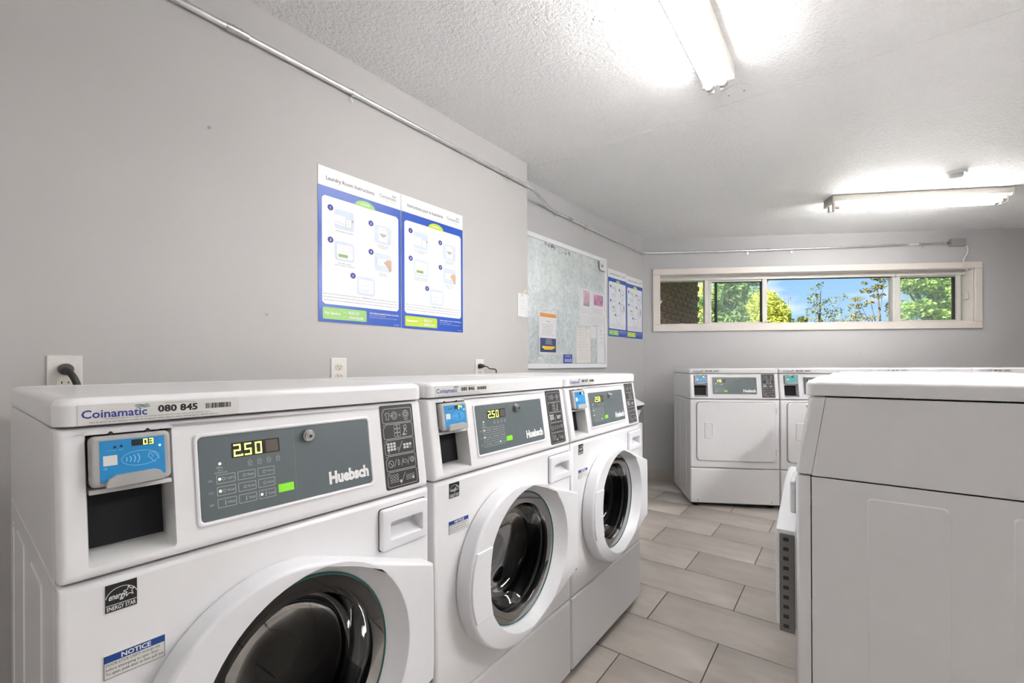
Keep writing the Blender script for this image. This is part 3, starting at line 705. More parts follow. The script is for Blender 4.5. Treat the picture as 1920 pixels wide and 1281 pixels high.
wb_ = place_washer(False, -.8184, .768, pi/2, .995, '', '', 'middle white front loading washer in left row, machine number 080 846', GL)
wc = place_washer(False, -.8184, 1.4595, pi/2, 1.0, '', '', 'farthest white front loading washer in left row, machine number 080 847', GL)
GR = 'front loading washers in the right row'
rw = []
for i, t in enumerate(('nearest washer of right row, showing its plain white side panel', 'second washer of right row, mostly hidden behind the nearest one', 'farthest washer of right row, only a thin strip of its top showing')):
    o = place_washer(False, -.1096+.026*i, 1.405+MW+.692*i, -pi/2, 1.0, '', '', t, GR); rw.append(o)
for o, n_, d in ((wa, '080 845', '03'), (wb_, '080 846', '04'), (wc, '080 847', '10')):
    card_reader(o, M_blue, d); id_strip(o, n_)
for i, o in enumerate(rw): card_reader(o, M_blue, '00'); id_strip(o, '080 8%d' % (52+i))

def dryer():
    root = empty('tumble_dryer')
    pan, su = cabinet_common(root, 1.13, .88); instruction_plate(root)
    k = Ink(su, 1); k.rect(.205, .278, 1.014, 1.0415); k.build('display', M_ledoff, pan)
    k = Ink(su, 3); seven(k, '1.75', .206, 1.018, .0105, .020, .0028, .0150); k.build('digits', M_led, pan)
    k = Ink(su, 1)
    for i in range(4): k.frame(.200+i*.0215, .218+i*.0215, .9395, .953, .001, .0007); k.frame(.200+i*.0215, .218+i*.0215, .9575, .971, .001, .0007)
    k.text('Dry', .232, .240, 1.0035, 1.0065); k.text('Cool', .252, .262, 1.0035, 1.0065); k.build('printing', mat('ink_panel', (.5, .5, .5)), pan)
    k = Ink(su, 2); k.rr(.267, .292, .9395, .953, .0012); k.build('start_button', M_start, pan)
    for x, z in ((.203, 1.006), (.247, .999), (.206, .9455)):
        k = Ink(su, 2); k.disc(x, z, .0025, 8); k.build('indicator', M_glow, pan)
    q = lambda e, y, z0, z1: [(p[0], y, p[1]) for p in rrect(e, MW-e, z0+e, z1-e, .005)]
    b = MB(); b.loops([q(0, .034, .3205, .8775), q(0, .010, .3205, .8775), q(.003, .003, .3205, .8775), q(.009, 0, .3205, .8775)], cap0=True, cap1=True); b.build('front_panel', M_enamel, root, smooth=True)
    b = MB(); b.loops([q(0, .034, .032, .3165), q(0, .010, .032, .3165), q(.003, .003, .032, .3165), q(.009, 0, .032, .3165)], cap0=True, cap1=True); lp = b.build('lower_panel', M_enamel, root, smooth=True)
    for x in (.055, .62):
        b = MB(); b.tube([(x, -.001, .055), (x, .002, .055)], .005, 8); b.build('screw', M_steel, lp)
    b = MB(); b.prism(rrect(.0445, .6535, .3775, .8595, .032), lambda p, h: (p[0], h, p[1]), -.0012, .001); b.build('door_gap', M_dark, root)
    b = MB(); D_ = lambda e, y: [(p[0], y, p[1]) for p in rrect(.0475+e, .6505-e, .3805+e, .8565-e, .030-e*.5)]
    b.loops([D_(0, -.0013), D_(0, -.009), D_(.0015, -.013), D_(.005, -.0145)], cap0=True, cap1=True); dd_ = b.build('door', M_enamel, root, smooth=True)
    b = MB(); X0, X1, Z0, Z1 = .106, .172, .562, .696
    Q = lambda e, y, x0=X0, x1=X1, z0=Z0, z1=Z1, r=.008: [(p[0], y, p[1]) for p in rrect(x0+e, x1-e, z0+e, z1-e, r)]
    b.loops([Q(0, -.0145), Q(0, -.018), Q(.002, -.0205), Q(.004, -.021), Q(0, -.0205, .130, .166, .572, .686, .014), Q(.002, -.0148, .130, .166, .572, .686, .012)], cap1=True); b.build('door_handle', M_plastic, dd_, smooth=True)
    for z in (.43, .765):
        b = MB(); b.box(.6495, .6545, -.012, -.0012, z, z+.05); b.build('hinge', M_steel, root, bevel=.001, seg=1)
    b = MB(); b.box(.02, MW-.02, .05, .07, .008, .034); b.build('toe_plate', M_dark, root)
    return root
D0 = dryer(); GD = 'tumble dryers along the back wall'
DA = (-1.0302, 3.8299)
lab = ('leftmost white tumble dryer under the window, blue card reader', 'second white tumble dryer from the left, with green and white card reader', 'third tumble dryer from the left, seen over the washer tops', 'rightmost tumble dryer, its top strip just showing behind the right row')
pos = [(DA[0]+.691*k*cos(.49), DA[1]+.691*k*sin(.49), .49) for k in range(4)]
for i in range(4):
    o = D0 if i == 0 else copy_tree(D0)
    o.location = (pos[i][0], pos[i][1], 0); o.rotation_euler = (0, 0, pos[i][2]); o.scale = (1, 1, 1.008)
    tag(o, lab[i], 'tumble dryer', GD)
    card_reader(o, M_teal if i == 1 else M_blue, ('00', '11', '00', '00')[i]); id_strip(o, '080 8%d' % (48+i))

# ------------------------------------------------------------------ small machine at the end of the left row
sm = thing('laundry_cabinet', 'low white cabinet behind the farthest left washer, sloped white lid on a dark box', 'cabinet', (-1.23, 2.78, 0), pi/2)
b = MB(); b.box(0, .50, 0, .40, .02, .735); b.build('body', M_enamel, sm, bevel=.006)
b = MB(); b.box(.02, .48, .02, .38, 0, .022); b.build('plinth', M_dark, sm)
b = MB(); b.hexa([(.16, .04, .735), (.48, .04, .735), (.48, .36, .735), (.16, .36, .735)], [(.14, .01, .83), (.50, .01, .83), (.50, .37, .83), (.14, .37, .83)]); b.build('hopper', M_plastic, sm, bevel=.004)
b = MB(); b.hexa([(.13, .03, .831), (.515, .03, .831), (.515, .38, .831), (.13, .38, .831)], [(.12, -.005, .868), (.53, -.005, .868), (.53, .38, .868), (.12, .38, .868)]); b.build('dark_box', M_rubber, sm, bevel=.003)
b = MB(); b.hexa([(.12, -.005, .8685), (.53, -.005, .8685), (.53, .38, .8685), (.12, .38, .8685)], [(.12, -.002, .88), (.53, -.002, .88), (.53, .36, 1.06), (.12, .36, 1.06)]); b.build('sloped_lid', M_plastic, sm, bevel=.003)

# ------------------------------------------------------------------ conduit
def fillet(pts, r=.03, n=5):
    pts = [Vector(p) for p in pts]; out = [pts[0]]
    for i in range(1, len(pts)-1):
        a, p, c = pts[i-1], pts[i], pts[i+1]; u = (a-p).normalized(); v = (c-p).normalized(); rr_ = min(r, (a-p).length*.45, (c-p).length*.45)
        p0 = p+u*rr_; p1 = p+v*rr_
        for k in range(n+1):
            t = k/n; out.append(p0*(1-t)**2+p*2*t*(1-t)+p1*t*t)
    out.append(pts[-1]); return out
CR = .0105
def on1(y, z, d=.0): return Vector((wall1x(y)+d, y, z))
N2 = Vector((D2.y, -D2.x, 0))
def on2(s, z, d=0): return A_REC + D2*s + N2*d + Vector((0, 0, z))
def onb(s, z, d=0): return B0 + DB*s - NB*d + Vector((0, 0, z))
cdt = thing('conduit', 'galvanised steel conduit running along left and back walls below the ceiling', 'pipe')
dd = .016
p = [on1(-2.3, 2.330, dd), on1(.4, 2.325, dd), on1(2.335, 2.312, dd), on1(2.335, 2.312, dd)+Vector((-.005, .05, 0)), on2(.26, 2.322, dd), on2(1.0, 2.314, dd), on2(1.86, 2.309, dd), onb(.075, 2.316, dd), onb(1.0, 2.313, dd), onb(2.2, 2.325, dd), onb(2.86, 2.336, dd)]
b = MB(); b.tube(fillet(p, .06), CR, 14); b.build('pipe', M_conduit, cdt, smooth=True)
def strap(P, along, out):
    b = MB(); z = Vector((0, 0, 1)); r = CR+.0022
    loop = []
    for sgn in (-1, 1):
        a = P+along*sgn*.007
        loop.append([a+out*(cos(t)*r)+z*(sin(t)*r) for t in [(-.6*pi)+k*1.2*pi/12 for k in range(13)]]+[a+out*(cos(t)*(r-.002))+z*(sin(t)*(r-.002)) for t in [(.6*pi)-k*1.2*pi/12 for k in range(13)]])
    b.loops(loop, cap0=False, cap1=False)
    n = 26; k = [tuple(range(n))[::-1], tuple(range(n, 2*n))]; b.f += k
    ear = P-out*dd+out*.0015
    q = []
    for k2 in range(12):
        t = 2*pi*k2/12; q.append((cos(t), sin(t)))
    vs = [ear-z*.024+along*c*.009+z*s*.012 for c, s in q]+[ear-z*.024+along*c*.009+z*s*.012+out*.003 for c, s in q]
    b.add(vs, [tuple(range(12)), tuple(range(12, 24))]+[(i, (i+1) % 12, (i+1) % 12+12, i+12) for i in range(12)])
    b.tube([ear-z*.025+out*.003, ear-z*.025+out*.006], .004, 8)
    b.build('strap', M_conduit, cdt)
def coupling(P, along, L=.025):
    b = MB(); b.tube([P-along*L, P-along*L*.98, P+along*L*.98, P+along*L], [CR+.0005, CR+.0025, CR+.0025, CR+.0005], 14)
    o_ = P+Vector((0, 0, CR)); b.tube([P-along*.012+Vector((0, 0, CR)), P-along*.012+Vector((0, 0, CR+.006))], .003, 8); b.tube([P+along*.012+Vector((0, 0, CR)), P+along*.012+Vector((0, 0, CR+.006))], .003, 8)
    b.build('coupling', M_steel, cdt)
n1 = Vector((1, -.0333, 0)).normalized(); d1 = Vector((.0333, 1, 0)).normalized()
def zc1(y): return 2.325+(y-.4)*(2.312-2.325)/1.935
strap(on1(1.097, zc1(1.097), dd), d1, n1); strap(on1(2.107, zc1(2.107), dd), d1, n1); coupling(on1(.658, zc1(.658), dd), d1, .035)
strap(on2(.33, 2.3215, dd), D2, N2); strap(on2(.77, 2.317, dd), D2, N2); strap(on2(1.68, 2.3105, dd), D2, N2); coupling(on2(.52, 2.3195, dd), D2)
strap(onb(1.03, 2.3135, dd), DB, -NB); strap(onb(1.45, 2.3175, dd), DB, -NB); strap(onb(2.66, 2.3325, dd), DB, -NB); coupling(onb(1.225, 2.3155, dd), DB); 
b = MB(); b.tube([onb(2.52, 2.3305, dd), onb(2.61, 2.3318, dd)], CR+.0006, 14); b.build('paper_sleeve', M_paper, cdt)
jb = thing('junction_box', 'grey metal junction box at the right end of the conduit above the window', 'electrical box', onb(2.89, 2.30, 0), BANG)
b = MB(); b.box(0, .125, -.042, -.001, 0, .072); bx = b.build('box', M_conduitp, jb, bevel=.003)
b = MB(); b.box(.002, .123, -.0445, -.0425, .002, .070); b.build('cover', M_conduitp, jb, bevel=.0008, seg=1)
b = MB(); b.tube([(-.028, -.016, .036), (-.018, -.016, .036), (-.018, -.016, .036), (-.001, -.016, .036)], [.013, .013, .017, .017], 6); b.build('connector', M_steel, jb)
cb = MB(); cb.tube(fillet([onb(3.018, 2.315, .02), onb(3.045, 2.30, .02), onb(3.045, 2.235, .024), onb(3.00, 2.17, .026), onb(3.01, 2.10, .03), onb(3.055, 2.066, .005)], .05), .0055, 8)
tag(cb.build('white_cable', mat('white_cable', (.78, .76, .72), .5), smooth=True), 'white cable hanging from the junction box down to the window corner', 'cable')

# ------------------------------------------------------------------ outlets and plugs
def outlet(y, z1, label, lower_plug=False):
    o = thing('wall_outlet', label, 'outlet', on1(y, 0, 0), W1ANG)
    zt_ = z1
    b = MB(); q = lambda e, yy: [(p[0], yy, p[1]) for p in rrect(e, .070-e, zt_-.114+e, zt_-e, .003)]
    b.loops([q(0, -.0005), q(0, -.003), q(.003, -.006)], cap0=True, cap1=True); pl = b.build('cover_plate', M_outlet, o, smooth=True)
    for zz in (zt_-.0375, zt_-.0765):
        b = MB(); P = [(.035+.0172*cos(a), zz+max(-.0135, min(.0135, .0172*sin(a)))) for a in [2*pi*i/24 for i in range(24)]]
        b.prism(P, lambda p, h: (p[0], h, p[1]), -.0078, -.004); rc = b.build('receptacle', M_recep, o, bevel=.0006, seg=1)
        k = MB()
        for dx, h_ in ((-.0065, .0042), (.0065, .0034)): k.box(.035+dx-.0012, .035+dx+.0012, -.0082, -.0077, zz+.002-h_/2, zz+.002+h_)
        k.tube([(.035, -.0077, zz-.0075), (.035, -.0082, zz-.0075)], .0024, 8); k.build('slots', M_dark, rc)
    b = MB(); b.tube([(.035, -.006, zt_-.057), (.035, -.0072, zt_-.057)], .0028, 8); b.build('screw', M_outlet, o)
    return o
outlet(.202, 1.205, 'white duplex outlet above the nearest left washer, black plug in its top socket')
outlet(1.001, 1.206, 'white duplex outlet with an empty top socket, above the middle left washer')
outlet(1.846, 1.207, 'white duplex outlet left of the recess corner, plug with thin wavy cord')
def plug(y, z, label, kind):
    o = thing('power_plug', label, 'plug', on1(y, 0, 0), W1ANG)
    b = MB()
    if kind == 0:
        b.tube([(0, -.0085, z), (0, -.020, z), (0, -.024, z)], [.0155, .0155, .012], 16); b.build('plug_body', mat('plug_grey', (.10, .085, .08), .5), o, smooth=True)
        b = MB(); b.tube(fillet([(.0, -.020, z), (.001, -.045, z-.004), (.010, -.062, z-.022), (.026, -.062, z-.075), (.03, -.06, z-.2)], .02), [.0105]*3+[.0095]*4+[.0075]*60 if 0 else .0078, 10); b.build('cord', M_cord, o, smooth=True)
    elif kind == 1:
        b.hexa([(-.012, -.045, z-.016), (.024, -.045, z-.016), (.024, -.0086, z-.016), (-.012, -.0086, z-.016)], [(-.012, -.045, z+.006), (.012, -.045, z+.004), (.018, -.0086, z+.010), (-.012, -.0086, z+.010)]); b.build('plug_body', M_cord, o, bevel=.003)
        b = MB(); b.tube(fillet([(.01, -.03, z-.01), (.012, -.04, z-.05), (.012, -.03, z-.15)], .02), .004, 8); b.build('cord', M_cord, o, smooth=True)
    else:
        b.tube([(.0, -.0085, z), (0, -.026, z), (.012, -.034, z)], [.013, .012, .007], 12); b.build('plug_body', M_cord, o, smooth=True)
        b = MB(); b.tube(fillet([(.008, -.032, z), (.028, -.045, z-.004), (.045, -.04, z-.016), (.085, -.05, z-.018), (.097, -.05, z-.026), (.095, -.05, z-.034), (.10, -.045, z-.10)], .012), .0032, 8); b.build('cord', M_cord, o, smooth=True)
plug(.238, 1.1675, 'black plug and thick cord in the outlet above the nearest left washer', 0)
plug(1.030, 1.1150, 'black plug just showing above the top of the middle left washer', 1)
plug(1.876, 1.1700, 'small black plug with a thin wavy cord near the recess corner', 2)

# ------------------------------------------------------------------ instruction posters (local frame faces -y)
def poster(loc, rz, wd, ht, lang, label, simple=False, greenM=None, zskew=0):
    o = thing('instruction_poster', label, 'poster', loc, rz, 'laundry instruction posters')
    wv = lambda x, z: -.0012-.0016*sin(pi*x/wd)*(1-z/ht)
    su = lambda x, z, l: (x, wv(x, z)-.0006-l*.0004, z)
    nx = 8; b = MB()
    fr = [[(wd*i/nx, wv(wd*i/nx, z)-.0006, z) for i in range(nx+1)] for z in (0, ht*.5, ht)]
    vs = [p for r_ in fr for p in r_]; b.add(vs, [(r_*(nx+1)+i, r_*(nx+1)+i+1, (r_+1)*(nx+1)+i+1, (r_+1)*(nx+1)+i) for r_ in range(2) for i in range(nx)])
    vs2 = [(p[0], p[1]+.0009, p[2]) for p in vs]; b.add(vs2, [(r_*(nx+1)+i, r_*(nx+1)+i+1, (r_+1)*(nx+1)+i+1, (r_+1)*(nx+1)+i) for r_ in range(2) for i in range(nx)])
    b.build('sheet', M_poster, o, fix=False)
    def strips(k, x0, x1, z0, z1):
        n = max(1, int((x1-x0)/wd*8)+1)
        for i in range(n): k.rect(x0+(x1-x0)*i/n, x0+(x1-x0)*(i+1)/n, z0, z1)
    px0, px1, pz0, pz1 = wd*.04, wd*.965, ht*.115, ht*.815
    zb_ = ht*.875
    k = Ink(su, 1); strips(k, 0, px0, 0, zb_); strips(k, px1, wd, 0, zb_); strips(k, px0, px1, 0, pz0); strips(k, px0, px1, pz1, zb_)
    r_ = .012
    for cx, cz, a0 in ((px0, pz0, 0), (px1, pz0, 1), (px1, pz1, 2), (px0, pz1, 3)):
        s1 = 1 if a0 in (0, 3) else -1; s2 = 1 if a0 in (0, 1) else -1
        k.poly([(cx, cz), (cx+s1*r_, cz), (cx+s1*r_*.4, cz+s2*r_*.4) , (cx, cz+s2*r_)])
    k.build('blue_print', M_pblue, o)
    gm = greenM or M_pgreen
    xc = wd*.53; k = Ink(su, 2); k.rr(wd*.045, wd*.54, ht*.018, ht*.095, .006); k.build('service_box', gm, o)
    k = Ink(su, 2); k.poly([(xc+.05*cos(a), pz1-.002+.028*sin(a)) for a in [pi*i/14 for i in range(15)]])
    k.build('title_arc', gm, o)
    k = Ink(su, 3); k.textc('WASHER' if lang == 'en' else 'LAVEUSE', xc, pz1+.006, .008, bold=.02)
    t = ('For Service:', 'call', '800.361.1023', 'visit', 'coinservice.com') if lang == 'en' else ('R\u00e9paration?', 'appel', '800.361.1023', 'visitez', 'coinservice.com')
    k.text(t[0], wd*.07, wd*.235, ht*.048, ht*.068, bold=.03); k.text(t[1], wd*.27, wd*.30, ht*.066, ht*.073); k.text(t[3], wd*.265, wd*.30, ht*.038, ht*.045)
    k.text(t[2], wd*.325, wd*.45, ht*.060, ht*.080, bold=.02); k.text(t[4], wd*.325, wd*.50, ht*.030, ht*.052, bold=.02)
    k.text('Please indicate the machine ID number on the machine.' if lang == 'en' else "Veuillez indiquer le num\u00e9ro d'identification.", wd*.58, wd*.965, ht*.078, ht*.090, bold=.02)
    k.text('Please call toll-free 7 days a week', wd*.58, wd*.78, ht*.064, ht*.072); k.text('Service can be requested 24 hours online at our website', wd*.58, wd*.94, ht*.050, ht*.058)
    k.text('10/11-EN', wd*.90, wd*.965, ht*.010, ht*.017)
    steps = [(.13, .745, '1'), (.60, .715, '2'), (.13, .535, '3'), (.60, .515, '4'), (.38, .325, '5')]
    for x, z, t in steps: k.textc(t, wd*x, ht*z-.005, .010, bold=.02)
    setkind(k.build('white_lettering', M_inkw, o))
    for x, z, t in steps:
        k = Ink(su, 2); k.disc(wd*x, ht*z, .0125, 16); k.build('number_dot', M_navyink, o)
        k = Ink(su, 2); k.rr(wd*x+.018, wd*x+.018+.088, ht*z-.078, ht*z+.002, .012); k.build('picture_tile', M_lightblue, o)
    k = Ink(su, 3); k2 = Ink(su, 4); k3 = Ink(su, 4); k4 = Ink(su, 5)
    x, z = wd*steps[0][0]+.018, ht*steps[0][1]; k.rr(x, x+.049, z-.062, z-.022, .004); k.build('picture', M_inkw, o); k = Ink(su, 3); k.rr(x+.050, x+.076, z-.068, z-.028, .003); k.build('picture', M_inkw, o); k = Ink(su, 3); k2.frame(x+.050, x+.076, z-.068, z-.028, .003, .0012); k2.line(x+.062, z-.066, x+.062, z-.030, .001); k2.disc(x+.080, z-.034, .006, 10); k2.line(x+.002, z-.050, x+.050, z-.056, .001); k2.line(x+.078, z-.02, x+.074, z+.02, .0008)
    x, z = wd*steps[1][0]+.018, ht*steps[1][1]; k.rr(x+.02, x+.068, z-.072, z-.004, .003); k.build('picture', M_inkw, o); k = Ink(su, 3); k2.frame(x+.02, x+.068, z-.072, z-.004, .003, .0008); k2.ring(x+.044, z-.032, .017, .0012, n=20); k2.poly([(x+.044+.0155*cos(a), z-.033+.0155*sin(a)) for a in [pi+pi*i/10 for i in range(11)]]); k2.line(x+.022, z-.055, x+.066, z-.055, .0006); k2.disc(x+.061, z-.012, .003, 8)
    for q in (2, 4):
        x, z = wd*steps[q][0]+.018, ht*steps[q][1]; k.rr(x+.010, x+.080, z-.068, z-.010, .003); k.build('picture', M_inkw, o); k = Ink(su, 3)
        for i in range(5): k2.ring(x+.018+i*.009, z-.036, .0025, .0009, n=8)
        k2.frame(x+.016, x+.042, z-.025, z-.016, .002, .0007)
        for i in range(3): k2.frame(x+.062, x+.076, z-.024-i*.009, z-.018-i*.009, .001, .0006)
        if q == 2: k3.rr(x+.016, x+.058, z-.062, z-.050, .002)
        for i in range(3):
            k2.frame(x+.016+i*.0145, x+.028+i*.0145, z-.056, z-.050, .001, .0007); k2.frame(x+.016+i*.0145, x+.028+i*.0145, z-.064, z-.058, .001, .0007)
    x, z = wd*steps[3][0]+.018, ht*steps[3][1]; k.rr(x+.012, x+.062, z-.054, z-.020, .003); k2.frame(x+.012, x+.062, z-.054, z-.020, .003, .0008)
    for i in range(3): k2.line(x+.018, z-.028-i*.008, x+.034, z-.028-i*.008, .001)
    k4.poly([(x+.045, z-.038), (x+.066, z-.022), (x+.088, z-.022), (x+.088, z-.070), (x+.076, z-.074), (x+.068, z-.056)])
    k.build('picture', M_inkw, o); setkind(k2.build('picture_lines', M_inkg, o)); k3.build('picture_green', mat('picture_green', (.22, .40, .05), .5), o); k4.build('picture_hand', mat('hand_print', (.62, .42, .30), .6), o)
    k = Ink(su, 1); h = 'Laundry Room Instructions' if lang == 'en' else 'Instructions pour la buanderie'
    k.text(h, wd*.085, wd*.645, ht*.912, ht*.945, bold=.012)
    k.text('Coinamatic', wd*.715, wd*.935, ht*.925, ht*.950); k.text('Smart Choice Laundry', wd*.75, wd*.925, ht*.908, ht*.914); wave_mark(k, wd*.875, ht*.956, .022, .009, .0012)
    cap = [('Add detergent to dispenser',), ('Load clothes loosely', 'and close door'), ('Select fabric setting,', 'select temperature & soil level'), ('Insert coins or', 'card to start'), ('Press start',)] if lang == 'en' else \
          [('Ajoutez du d\u00e9tergent dans', 'le distributeur'), ('Chargez les v\u00eatements', 'et fermez la porte'), ('S\u00e9lectionnez le type de tissu,', 'la temp\u00e9rature et le niveau'), ('Ins\u00e9rez la monnaie', 'ou la carte'), ('Appuyez sur d\u00e9part',)]
    for (x, z, _), c in zip(steps, cap):
        for i, t in enumerate(c): k.textc(t, wd*x+.062, ht*z-.090-i*.0085, .0052)
    body = ['Please note: The wash time is determined from selected soil, so there is no need to repeat. If load balance is off pause cycle, lift out', 'the machine will start and finish this feature. If this is required in a hard machine, wait one minute, turn off and on again, start it.', 'Use HE detergent in cup 1 of the supply dispenser, if using fresh softener see directions, additional detergent should be added to the cup']
    for i, t in enumerate(body): k.text(t, wd*.055, wd*.945, ht*(.178-i*.020), ht*(.186-i*.020), bold=.01)
    setkind(k.build('lettering', mat('ink_dark_grey', (.10, .10, .12), .5), o))
    return o
def p1loc(y, z): v = on1(y, z, .0); return v
poster(p1loc(.950, 1.352), W1ANG, .400, .624, 'en', 'large blue and white English instruction poster, left of the pair on the near wall')
poster(p1loc(1.354, 1.350), W1ANG, .400, .627, 'fr', 'large blue and white French instruction poster, right of the pair on the near wall', greenM=M_plime)
poster(on2(1.170, 1.434), W2ANG, .366, .61, 'en', 'English instruction poster on the far wall, immediately right of the metal notice board')
poster(on2(1.540, 1.434), W2ANG, .366, .60, 'fr', 'French instruction poster beside the far wall corner, past the notice board', greenM=M_plime)

# ------------------------------------------------------------------ notice board and papers
bdloc = on2(-.105, 1.148); BRZ = W2ANG
bd = thing('notice_board', 'galvanised metal notice board with white frame in the wall recess', 'notice board', bdloc, BRZ)
BW, BH = 1.213, .958
b = MB(); b.box(.01, BW-.01, -.012, -.001, .01, BH-.01); b.build('metal_sheet', M_galv, bd)
fw = .034
for q in ((0, BW, 0, fw), (0, BW, BH-fw, BH), (0, fw, fw, BH-fw), (BW-fw*.85, BW, fw, BH-fw)):
    b = MB(); b.box(q[0], q[1], -.022, -.001, q[2], q[3]); b.build('frame_rail', M_plastic, bd, bevel=.003)
k = MB()
for x, z in ((.30, BH-.017), (.52, BH-.017), (.33, .017), (BW-.02, .45), (BW-.02, .02), (.95, BH-.017)): k.tube([(x, -.0215, z), (x, -.0235, z)], .003, 8)
k.build('screws', M_steel, bd)
# s=0 of board-measured coordinates lies at board x=.105, z offset 1.148
def sheet(name, s0, s1, z0, z1, label, cat, m=M_paper, y=-.0125, inks=(), group=None, tilt=0):
    o = thing(name, label, cat, on2(s0, z0), BRZ, group); w_, h_ = s1-s0, z1-z0
    b = MB(); nx = 4
    for g in (0, .0006):
        vs = [(w_*i/nx+tilt*zz, y-.0014+g-.002*sin(pi*i/nx)*(1-zz/h_), zz) for zz in (0, h_/2, h_) for i in range(nx+1)]
        b.add(vs, [(r_*(nx+1)+i, r_*(nx+1)+i+1, (r_+1)*(nx+1)+i+1, (r_+1)*(nx+1)+i) for r_ in range(2) for i in range(nx)])
    b.build('sheet', m, o, fix=False)
    for nm, im, fn in inks:
        k = Ink(lambda x, z, l: (x, y-.0040-l*.0004, z)); fn(k, w_, h_); setkind(k.build(nm, im, o)) if nm in ('lettering', 'tabs') else k.build(nm, im, o)
    return o
def lines(n, z0, z1, x0=.12, x1=.88, t=.0022, seed=1):
    def f(k, w, h):
        rnd = random.Random(seed)
        for i in range(n):
            z = h*(z0+(z1-z0)*i/max(1, n-1)); k.rect(w*x0, w*(x1-rnd.random()*.25*(x1-x0)), z, z+t)
    return f
sheet('flyer', .112, .332, 1.252, 1.562, 'flyer with orange top band and navy block, lower left of notice board', 'paper', inks=(
    ('orange_band', mat('orange_print', (.80, .33, .06), .5), lambda k, w, h: k.rect(w*.05, w*.96, h*.88, h*.965)),
    ('navy_block', mat('navy_print', (.03, .06, .18), .5), lambda k, w, h: k.rect(w*.05, w*.95, h*.05, h*.38)),
    ('lettering', M_inkg, lines(7, .45, .70, .15, .85)), 
    ('heading', mat('ink_dark_grey', ()), lambda k, w, h: k.text('May', w*.4, w*.6, h*.75, h*.79)),
    ))
o = [q for q in bpy.data.objects if q.name.startswith('flyer')][0]
k = Ink(lambda x, z, l: (x, -.0180-l*.0002, z)); k.poly([(.03, .060), (.195, .060), (.19, .045), (.165, .040), (.16, .034), (.06, .034), (.055, .040), (.035, .045)]); k.build('yellow_badge', mat('yellow_print', (.85, .55, .03), .5), o)
k = Ink(lambda x, z, l: (x, -.0180-l*.0002, z))
for i in range(4): k.rect(.07+.01*(i % 2), .16-.01*(i % 2), .075+i*.010, .079+i*.010)
k.build('block_lettering', mat('ink_tan', (.55, .42, .35), .5), o)
GP = 'papers pinned on the notice board'
def photo(x0, x1, z0, z1): return lambda k, w, h: k.rect(w*x0, w*x1, h*z0, h*z1)
M_pink = mat('pink_photo', (.60, .42, .52), .5, var=.35, scale=25); M_mag = mat('magenta_photo', (.55, .25, .42), .5, var=.4, scale=22)
def tabs(k, w, h):
    for i in range(7): k.rect(w*(.08+i*.135), w*(.092+i*.135), h*.02, h*.26)
sheet('photo_notice', .666, .868, 1.500, 1.800, 'white notice with a small framed pink photo and tear-off tabs', 'paper', inks=(('photo', M_pink, photo(.27, .74, .54, .95)), ('photo_base', M_inkg, photo(.27, .74, .53, .60)), ('lettering', mat('ink_lilac', (.50, .46, .58), .5), lines(3, .34, .44, .05, .95)), ('tabs', M_inkg, tabs)), group=GP)
sheet('photo_notice', .872, 1.076, 1.512, 1.793, 'white notice with a wide magenta photo and cut tabs, right side', 'paper', inks=(('photo', M_mag, photo(.09, .86, .60, .93)), ('lettering', mat('ink_lilac', ()), lines(3, .36, .46, .05, .95, seed=3)), ('tabs', M_inkg, tabs)), group=GP)
sheet('typed_letter', .614, .836, 1.190, 1.474, 'cream sheet with faint ruled lines at bottom right of notice board', 'paper', m=mat('cream_paper', (.76, .73, .70), .7), inks=(('lettering', mat('ink_faint', (.58, .56, .55), .6), lines(11, .10, .95, seed=4)),), group=GP)
sheet('typed_notice', .842, .935, 1.40, 1.500, 'small blank white slip above the typed notices, between two sheets', 'paper', group=GP)
sheet('typed_notice', .943, 1.073, 1.191, 1.508, 'narrow white notice against the right frame, short printed paragraphs', 'paper', inks=(('lettering', M_inkg, lambda k, w, h: (k.rect(w*.3, w*.95, h*.77, h*.777), k.rect(w*.35, w*.9, h*.67, h*.68), k.rect(w*.3, w*.75, h*.58, h*.586), k.rect(w*.3, w*.8, h*.52, h*.526), k.poly([(w*.38, h*.90), (w*.5, h*.84), (w*.6, h*.92), (w*.5, h*.88)]))),), group=GP)
sheet('corner_card', .980, 1.108, 1.995, 2.088, 'small white card tucked in the top right corner of notice board', 'paper', y=-.0225, inks=(('mark', mat('ink_dark_grey', ()), lambda k, w, h: k.poly([(w*.12, h*.6), (w*.3, h*.2), (w*.5, h*.6), (w*.3, h*.42)])),), group=GP)
sheet('blue_sticker', .423, .550, 1.186, 1.256, 'small blue sticker with three white round symbols above bottom frame', 'sticker', m=mat('sticker_blue', (.05, .08, .42), .4), inks=(('symbols', M_inkw, lambda k, w, h: [k.ring(w*(.22+.27*i), h*.32, .013, .006, n=14) for i in range(3)] + [k.text('SMOKING', w*.2, w*.75, h*.72, h*.88)]),))
sheet('white_tag', .098, .150, 1.214, 1.232, 'tiny white label stuck on notice board below the flyer', 'label', inks=())
for i, (s, z, t) in enumerate(((.205, 2.060, 'silver clip magnet nearest the left end of notice board top'), (.275, 2.055, 'dark clip magnet second from left under board top rail'), (.425, 2.045, 'silver clip magnet third from left on notice board top'), (.475, 2.050, 'largest silver clip magnet, rightmost of four on board top'))):
    o = thing('magnet_clip', t, 'magnet', on2(s, z), BRZ, 'clip magnets on the notice board')
    b = MB(); b.tube([(0, -.012, 0), (0, -.026, 0)], .012, 14); b.build('magnet', M_plastic if i != 1 else M_conduitp, o, bevel=.001)
    b = MB(); b.tube([(0, -.026, 0), (.006, -.036, -.012), (.010, -.030, -.026)], [.006, .007, .004], 8); b.build('clip', M_steel, o, smooth=True)
